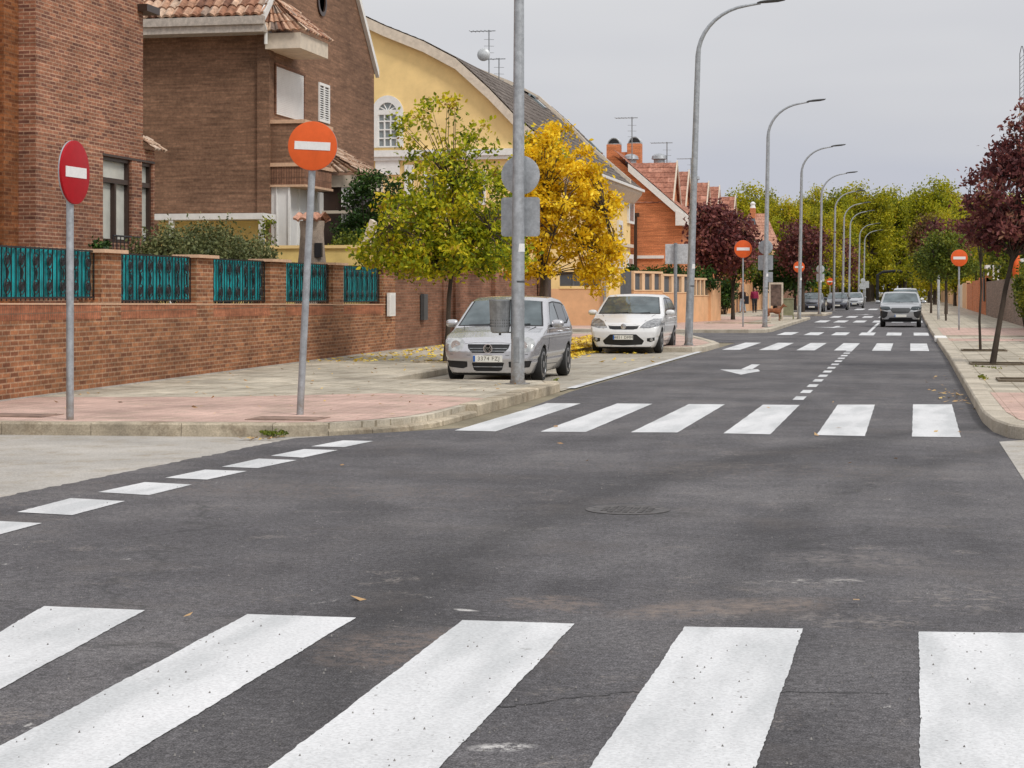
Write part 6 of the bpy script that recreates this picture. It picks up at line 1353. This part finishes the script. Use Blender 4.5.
tree('ash_tree', 'narrow green leaved tree rising behind the golden tree', P(545, 54), [(-.1, 0, 5.35, .75, .7, .6, 1)], M['l_green'], 2200, .14, .08, 3.2, 40, .2, seed=6)
tree('plum_tree', 'nearest purple plum tree leaning over the right pavement', (1.62, 39.9), [(.35, .2, 3.5, .95, 1.2, .8, 9), (-.15, .0, 2.75, .5, .7, .28, 2.2), (.7, .2, 4.3, .85, .9, .6, 5), (.4, 0, 2.75, .8, .9, .35, 3.5), (1.2, .2, 2.7, 1.0, 1.0, .5, 5), (1.5, .3, 4.0, 1.0, 1.0, 1.3, 7), (.5, .2, 4.95, .35, .4, .4, .5)], M['l_plum'], 12500, .105, .055, 2.2, 250, .12, 'bark', seed=8, lean=(.42, .1), twig=.007)
# young thin tree
t = tree('plum_tree', 'thin young bare-stemmed plum tree behind the leaning one', (1.70, 48.9), [(.1, 0, 3.4, .45, .4, .7, 1)], M['l_rust'], 700, .10, .03, 2.2, 24, .16, 'bark', seed=9)
tree('plum_tree', 'dark purple plum tree behind the corner no-entry sign', P(716, 98), [(.2, 0, 4.2, 1.75, 1.8, 1.5, 6), (-.2, 0, 5.3, 1.2, 1.2, .8, 2), (.2, 0, 3.4, 1.75, 1.9, .8, 4)], M['l_plum'], 9000, .22, .09, 1.9, 150, .30, seed=11, twig=.02)
tree('broadleaf_tree', 'small green tree between the plum tree and the corner sign', P(733, 101), [(.25, 0, 3.3, 1.1, 1.2, 1.1, 1)], M['l_mid'], 3500, .20, .10, 1.7, 70, .28, seed=12)
tree('plum_tree', 'far dark plum tree above the dark parked car', P(803, 150), [(0, 0, 4.8, 2.0, 2, 2.2, 1)], M['l_plum'], 3500, .28, .14, 2.2, 80, .4, seed=13)
tree('plum_tree', 'farthest dark plum tree among the distant lamp posts', P(838, 256), [(0, 0, 5.4, 3.0, 2.2, 3.4, 1)], M['l_plum'], 2500, .38, .14, 2.0, 60, .5, seed=14)
tree('broadleaf_tree', 'dark green tree behind the dark parked car', P(795, 160), [(0, 0, 3.2, 2.6, 2, 1.9, 1)], M['l_dark'], 3000, .3, .14, 1.6, 60, .4, seed=15)
tree('broadleaf_tree', 'dark green tree behind the far plum tree', P(775, 152), [(0, 0, 2.9, 2.2, 2, 1.3, 1)], M['l_dark'], 3500, .28, .14, 1.6, 70, .4, seed=16)
tree('broadleaf_tree', 'rounded green street tree beside the right no-entry sign', P(946, 100), [(0, 0, 3.6, 1.15, 1.1, 1.1, 4), (.3, 0, 2.8, 1.2, 1.1, .6, 3)], M['l_mid'], 6000, .15, .045, 2.0, 90, .22, seed=17)
tree('broadleaf_tree', 'green street tree farther along the right pavement', P(938, 112), [(0, 0, 3.3, 1.2, 1.1, 1.1, 1)], M['l_mid'], 4000, .18, .045, 2.0, 60, .26, seed=18)
tree('plum_tree', 'rusty brown tree over the right pavement behind the green ones', P(931, 135), [(0, 0, 5.0, 1.3, 1.4, 1.7, 1)], M['l_rust'], 4500, .22, .07, 2.4, 70, .34, seed=19)
tree('plum_tree', 'purple brown tree high behind the green right street trees', P(946, 130), [(0, 0, 4.9, 1.5, 1.5, 1.5, 1)], M['l_plum'], 2400, .26, .1, 2.6, 60, .34, seed=20)
for i, (px, Y, zc, r_, m_, lb) in enumerate([(976, 178, 5.0, 2.9, 'l_mid', 'green garden tree behind the orange brick piers'), (1000, 152, 5.3, 3.2, 'l_plane', 'yellow green garden tree behind the white pergola'), (1024, 122, 4.0, 2.6, 'l_mid', 'green garden tree at the right frame edge above the wall'),
                                   (985, 190, 7.6, 4.2, 'l_plane', 'tall yellow garden tree behind the nearest plum tree'), (960, 215, 6.4, 3.8, 'l_rust', 'rust coloured tree behind the right street trees'), (1035, 160, 6.8, 4.0, 'l_plane', 'tall yellow green tree beyond the right frame edge')]):
    tree('garden_tree', lb, P(px, Y), [(0, 0, zc, r_, r_, r_ * .8, 1)], M[m_], 4200, .26, .13, zc - r_ * .6, 80, .36, seed=30 + i, group='trees in the gardens on the right')
# line of tall plane trees closing the street: two crown meshes, reused
def plane_proto(seed, lb): return tree('plane_tree', lb, (0, 0), [(0, 0, 7.6, 3.7, 3.7, 3.6, 6), (-1.3 + .4 * (seed % 3), 0, 12, 1.9, 2.2, 2.4, 2.6), (1.6 - .5 * (seed % 3), 0, 13.0, 1.5, 1.7, 2.6, 1.8), (0, 0, 4.4, 3.9, 3.6, 1.5, 3)], M['l_plane'], 15000, .34, .30, 3.2, 130, (.60, .60, .48), 'bark', seed=seed, group='yellow green plane trees closing the street', twig=.05)
pa, pb, pc_ = plane_proto(51, ''), plane_proto(52, ''), plane_proto(53, '')
spots = [(722, 300, 187), (744, 285, 178), (768, 305, 186), (790, 290, 188), (812, 310, 181), (833, 295, 186), (850, 325, 178), (868, 318, 177), (888, 350, 188), (905, 345, 184), (930, 262, 172), (948, 300, 178), (966, 280, 186), (985, 300, 188), (1006, 320, 190), (1022, 300, 186),
         (780, 240, 212), (820, 235, 205), (835, 262, 200), (935, 225, 205), (955, 205, 212), (872, 345, 185), (900, 350, 182)]
names = ['far left', 'second from the left', 'third from the left', 'fourth from the left', 'fifth from the left', 'sixth from the left', 'seventh from the left, behind the lamp heads', 'eighth from the left, highest over the lamps', 'over the dark archway', 'right of the archway', 'tallest, above the oncoming car', 'just left of the plum tree', 'behind the plum tree edge', 'hidden deep behind the plum crown', 'behind the pergola', 'at the right frame edge',
         'lower one behind the corner sign', 'lower one behind the fifth lamp', 'lower one behind the far lamps', 'lower one above the right green trees', 'lower one behind the right no-entry sign', 'seen through the archway on the left', 'seen through the archway on the right']
for i, (px, Y, pt) in enumerate(spots):
    o = (pa, pb, pc_)[i % 3]; zt_ = zy(px, pt, Y); s_ = zt_ / 16.6; lb = 'yellow green plane tree of the far row, ' + names[i]; sw = s_ * (1.05 if i % 2 else .92)
    if i < 3: o.location = (xy(px, Y), Y, 0); o.scale = (sw, sw, s_); o['label'] = lb; o.rotation_euler = (0, 0, i * .7)
    else: clone(o, (xy(px, Y), Y, 0), i * 1.3, lb, (sw, sw, s_))
# hedge and wood behind everything, so the street closes in foliage
hd = thing('hedge', 'dark green mass of undergrowth closing the street beyond the archway', 'hedge', (0, 0, 0))
C = [Vector((xy(px, 360), 360 + rnd.uniform(-4, 4), rnd.uniform(.5, 9))) for px in np.linspace(690, 1060, 260)]
leaves('foliage', M['l_plane'], C, (2.2, 2.0, 1.9), 26000, .8, hd, 77)
# bushes
bush('rosemary_bush', 'wide olive green bush behind the teal railings', (-13.9, 36.5), [(0, -2.2, 2.2, .6, 1.2, .45), (0, .0, 2.35, .6, 1.4, .5), (0, 2.0, 2.15, .6, 1.3, .45)], M['l_olive'], 19000, .075, (.10, .10, .16), 240, 61)
bush('evergreen_bush', 'dark green evergreen bush beneath the tiled porch roof', P(377, 51), [(0, 0, 4.0, .9, .8, 1.0), (.1, 0, 2.6, 1.2, .8, 1.2), (-.5, 0, 3.0, .6, .7, .8)], M['l_dark'], 12000, .10, .14, 130, 62)
bush('garden_shrub', 'small mid green shrub left of the evergreen bush', P(350, 49), [(0, 0, 2.7, .55, .5, .45)], M['l_mid'], 1800, .10, .12, 40, 63)
bush('climbing_plant', 'thin climbing plant before the white shutters', P(278, 47.6), [(-.3, 0, 3.0, .12, .2, .7), (.1, 0, 2.6, .5, .2, .2)], M['l_mid'], 420, .10, .07, 24, 64)
bush('wall_hedge', 'clipped dark hedge above the peach garden wall', (xy(668, 96), 96), [(-1.6, 0, 2.4, 1.2, .4, .5), (.2, 0, 2.4, 1.2, .4, .5), (1.8, 0, 2.3, 1.0, .4, .5)], M['l_dark'], 4500, .16, .16, 90, 65, 'hedge')
bush('garden_hedge', 'bright green hedge bulging over the pavement at the right edge', (4.45, 77.5), [(0, 0, 1.5, .36, 2.2, 1.1), (.1, 2, 1.8, .3, 1.2, .7)], M['l_mid'], 5500, .13, .13, 120, 66, 'hedge', ZS)
bush('garden_shrub', 'green shrub behind the low wall near the strolling people', P(724, 125), [(0, 0, 1.6, 1.0, .8, .9)], M['l_dark'], 2500, .2, .2, 50, 67)
bush('potted_plant', 'small dark plant on the ledge by the brown framed window', (XA + .35, wa0 - .8), [(0, 0, 2.45, .15, .18, .16)], M['l_dark'], 260, .09, .06, 12, 68, 'plant')

# tree pits
for i, (x, y, lb) in enumerate([(1.72, 39.9, 'square soil pit around the leaning plum tree'), (1.78, 48.9, 'square soil pit around the thin young tree'), (1.95, 32.6, 'empty square tree pit nearest us on the right pavement'), (bs[0], bs[1], 'square soil pit around the green yellow tree'), (-8.0, 90, 'soil pit beside the corner no-entry sign')]):
    t = thing('tree_pit', lb, 'tree pit', (x, y, ZS)); s_ = .5 if i < 4 else 1.4
    mb = MB(); mb.add([(-s_, -s_, .003), (s_, -s_, .003), (s_, s_, .003), (-s_, s_, .003)], [(0, 1, 2, 3)]); mb.build('soil', M['soil'], t)
    mb = MB()
    for a, b, c, d in ((-s_ - .05, s_ + .05, -s_ - .05, -s_), (-s_ - .05, s_ + .05, s_, s_ + .05), (-s_ - .05, -s_, -s_, s_), (s_, s_ + .05, -s_, s_)): mb.box(a, b, c, d, .002, .03)
    mb.build('edging', M['soil' if i < 3 else 'kerbold'], t)

# ------------------------------------------------------------ ground litter: leaves, weeds, gravel
def litter(name, mat, regions, n, size, z, seed, label, cat):
    r = np.random.default_rng(seed); R = np.array(regions, float); w_ = R[:, 4] / R[:, 4].sum(); k = r.choice(len(R), n, p=w_)
    x = r.uniform(R[k, 0], R[k, 1]); y = r.uniform(R[k, 2], R[k, 3]); zz = R[k, 5] + r.uniform(.006, .03, n); a = r.uniform(0, 2 * PI, n); s_ = size * r.uniform(.5, 1.3, n)
    tl = r.normal(0, .35, (n, 2)); V = np.empty((n, 4, 3))
    for j, (u, v) in enumerate(((-.5, 0), (0, -.3), (.5, 0), (0, .3))):
        dx = (u * np.cos(a) - v * np.sin(a)) * s_; dy = (u * np.sin(a) + v * np.cos(a)) * s_
        V[:, j, 0] = x + dx; V[:, j, 1] = y + dy; V[:, j, 2] = zz + np.maximum((dx * tl[:, 0] + dy * tl[:, 1]), -zz * 0 - .005)
    Fq = np.arange(n * 4).reshape(n, 4); o = np_mesh(name, V.reshape(-1, 3), Fq, mat, None, attr=r.uniform(0, 1, n)); return tag(o, label, cat, kind='stuff')
litter('fallen_leaves', M['l_litter'], [(-9.9, -8.35, 44, 51, 6, ZS), (-8.8, -8.0, 44, 50.3, 1.2, .01), (-10.5, -8.3, 51, 63, 3, ZS), (-12.5, -8.9, 38, 50, 1, ZS), (-8.2, -5.7, 40, 50, .08, .01)], 6500, .13, 0, 81, 'drift of bright yellow leaves fallen beside the white hatchback', 'leaves')
litter('fallen_leaves', M['l_dry'], [(-12, -6, 21, 30, 5, ZS), (-12.5, -8.8, 30, 44, 6, ZS), (-5.4, .8, 8, 28, 1.2, 0), (.2, .85, 22, 40, 1.5, 0), (1.1, 4.5, 21, 60, 3, ZS), (-12, -6.9, 12, 19.5, 1, 0), (-8, 1, 7, 9, .02, 0)], 260, .07, 0, 82, 'scattered dry brown leaves on the asphalt and pavements', 'leaves')
r = np.random.default_rng(5); gx_, gy_ = gp(262, 440)
litter('fallen_leaves', M['l_dry'], [(gx_ - .22, gx_ + .22, gy_ - .12, gy_ + .12, 1, .004)], 26, .08, 0, 83, 'small heap of orange leaves by the old kerb', 'leaves')
gx_, gy_ = gp(957, 410); litter('fallen_leaves', M['l_dry'], [(.35, .8, 27.5, 31.5, 1, 0)], 34, .09, 0, 84, 'few pale leaves in the right gutter', 'leaves')
C = [Vector((x, y, ZS + .03)) for x, y in [(-6.85 + .02 * k, 20.0) for k in range(6)]]
C = [Vector((gp(280, 436)[0] + .03 * k, gp(280, 437)[1] - .06, .05)) for k in range(-4, 5)] + [Vector((1.2, 33 + k * .25, ZS + .01)) for k in range(6)] + [Vector((1.25 + .1 * k, 38.6 - .3 * k, ZS + .01)) for k in range(5)] + [Vector((-5.75, 30.9, ZS + .02))]
o = leaves('weeds', M['l_mid'], C, (.03, .05, .012), 380, .04, None, 88); tag(o, 'tufts of green weeds in the paving joints and along the kerb', 'weeds', kind='stuff')
# grit on the asphalt
r = np.random.default_rng(9); n = 2600; x = r.uniform(-6, 3, n); y = 5 + 14 * r.uniform(0, 1, n) ** 1.5; s_ = r.uniform(.002, .006, n)
V = np.stack([np.stack([x - s_, y, x * 0 + .003], 1), np.stack([x, y - s_, x * 0 + .003], 1), np.stack([x + s_, y, x * 0 + .003], 1), np.stack([x, y + s_ * .8, x * 0 + .003 + s_ * 1.6], 1)], 1)
b_ = (np.arange(n) * 4)[:, None]; Fq = np.concatenate([b_ + np.array([[0, 1, 3]]), b_ + np.array([[1, 2, 3]]), b_ + np.array([[2, 0, 3]])])
o = np_mesh('gravel', V.reshape(-1, 3), Fq, plain('grit', (.16, .15, .14), .8, var=.6, scale=30)); tag(o, 'fine grit scattered over the asphalt', 'gravel', kind='stuff')
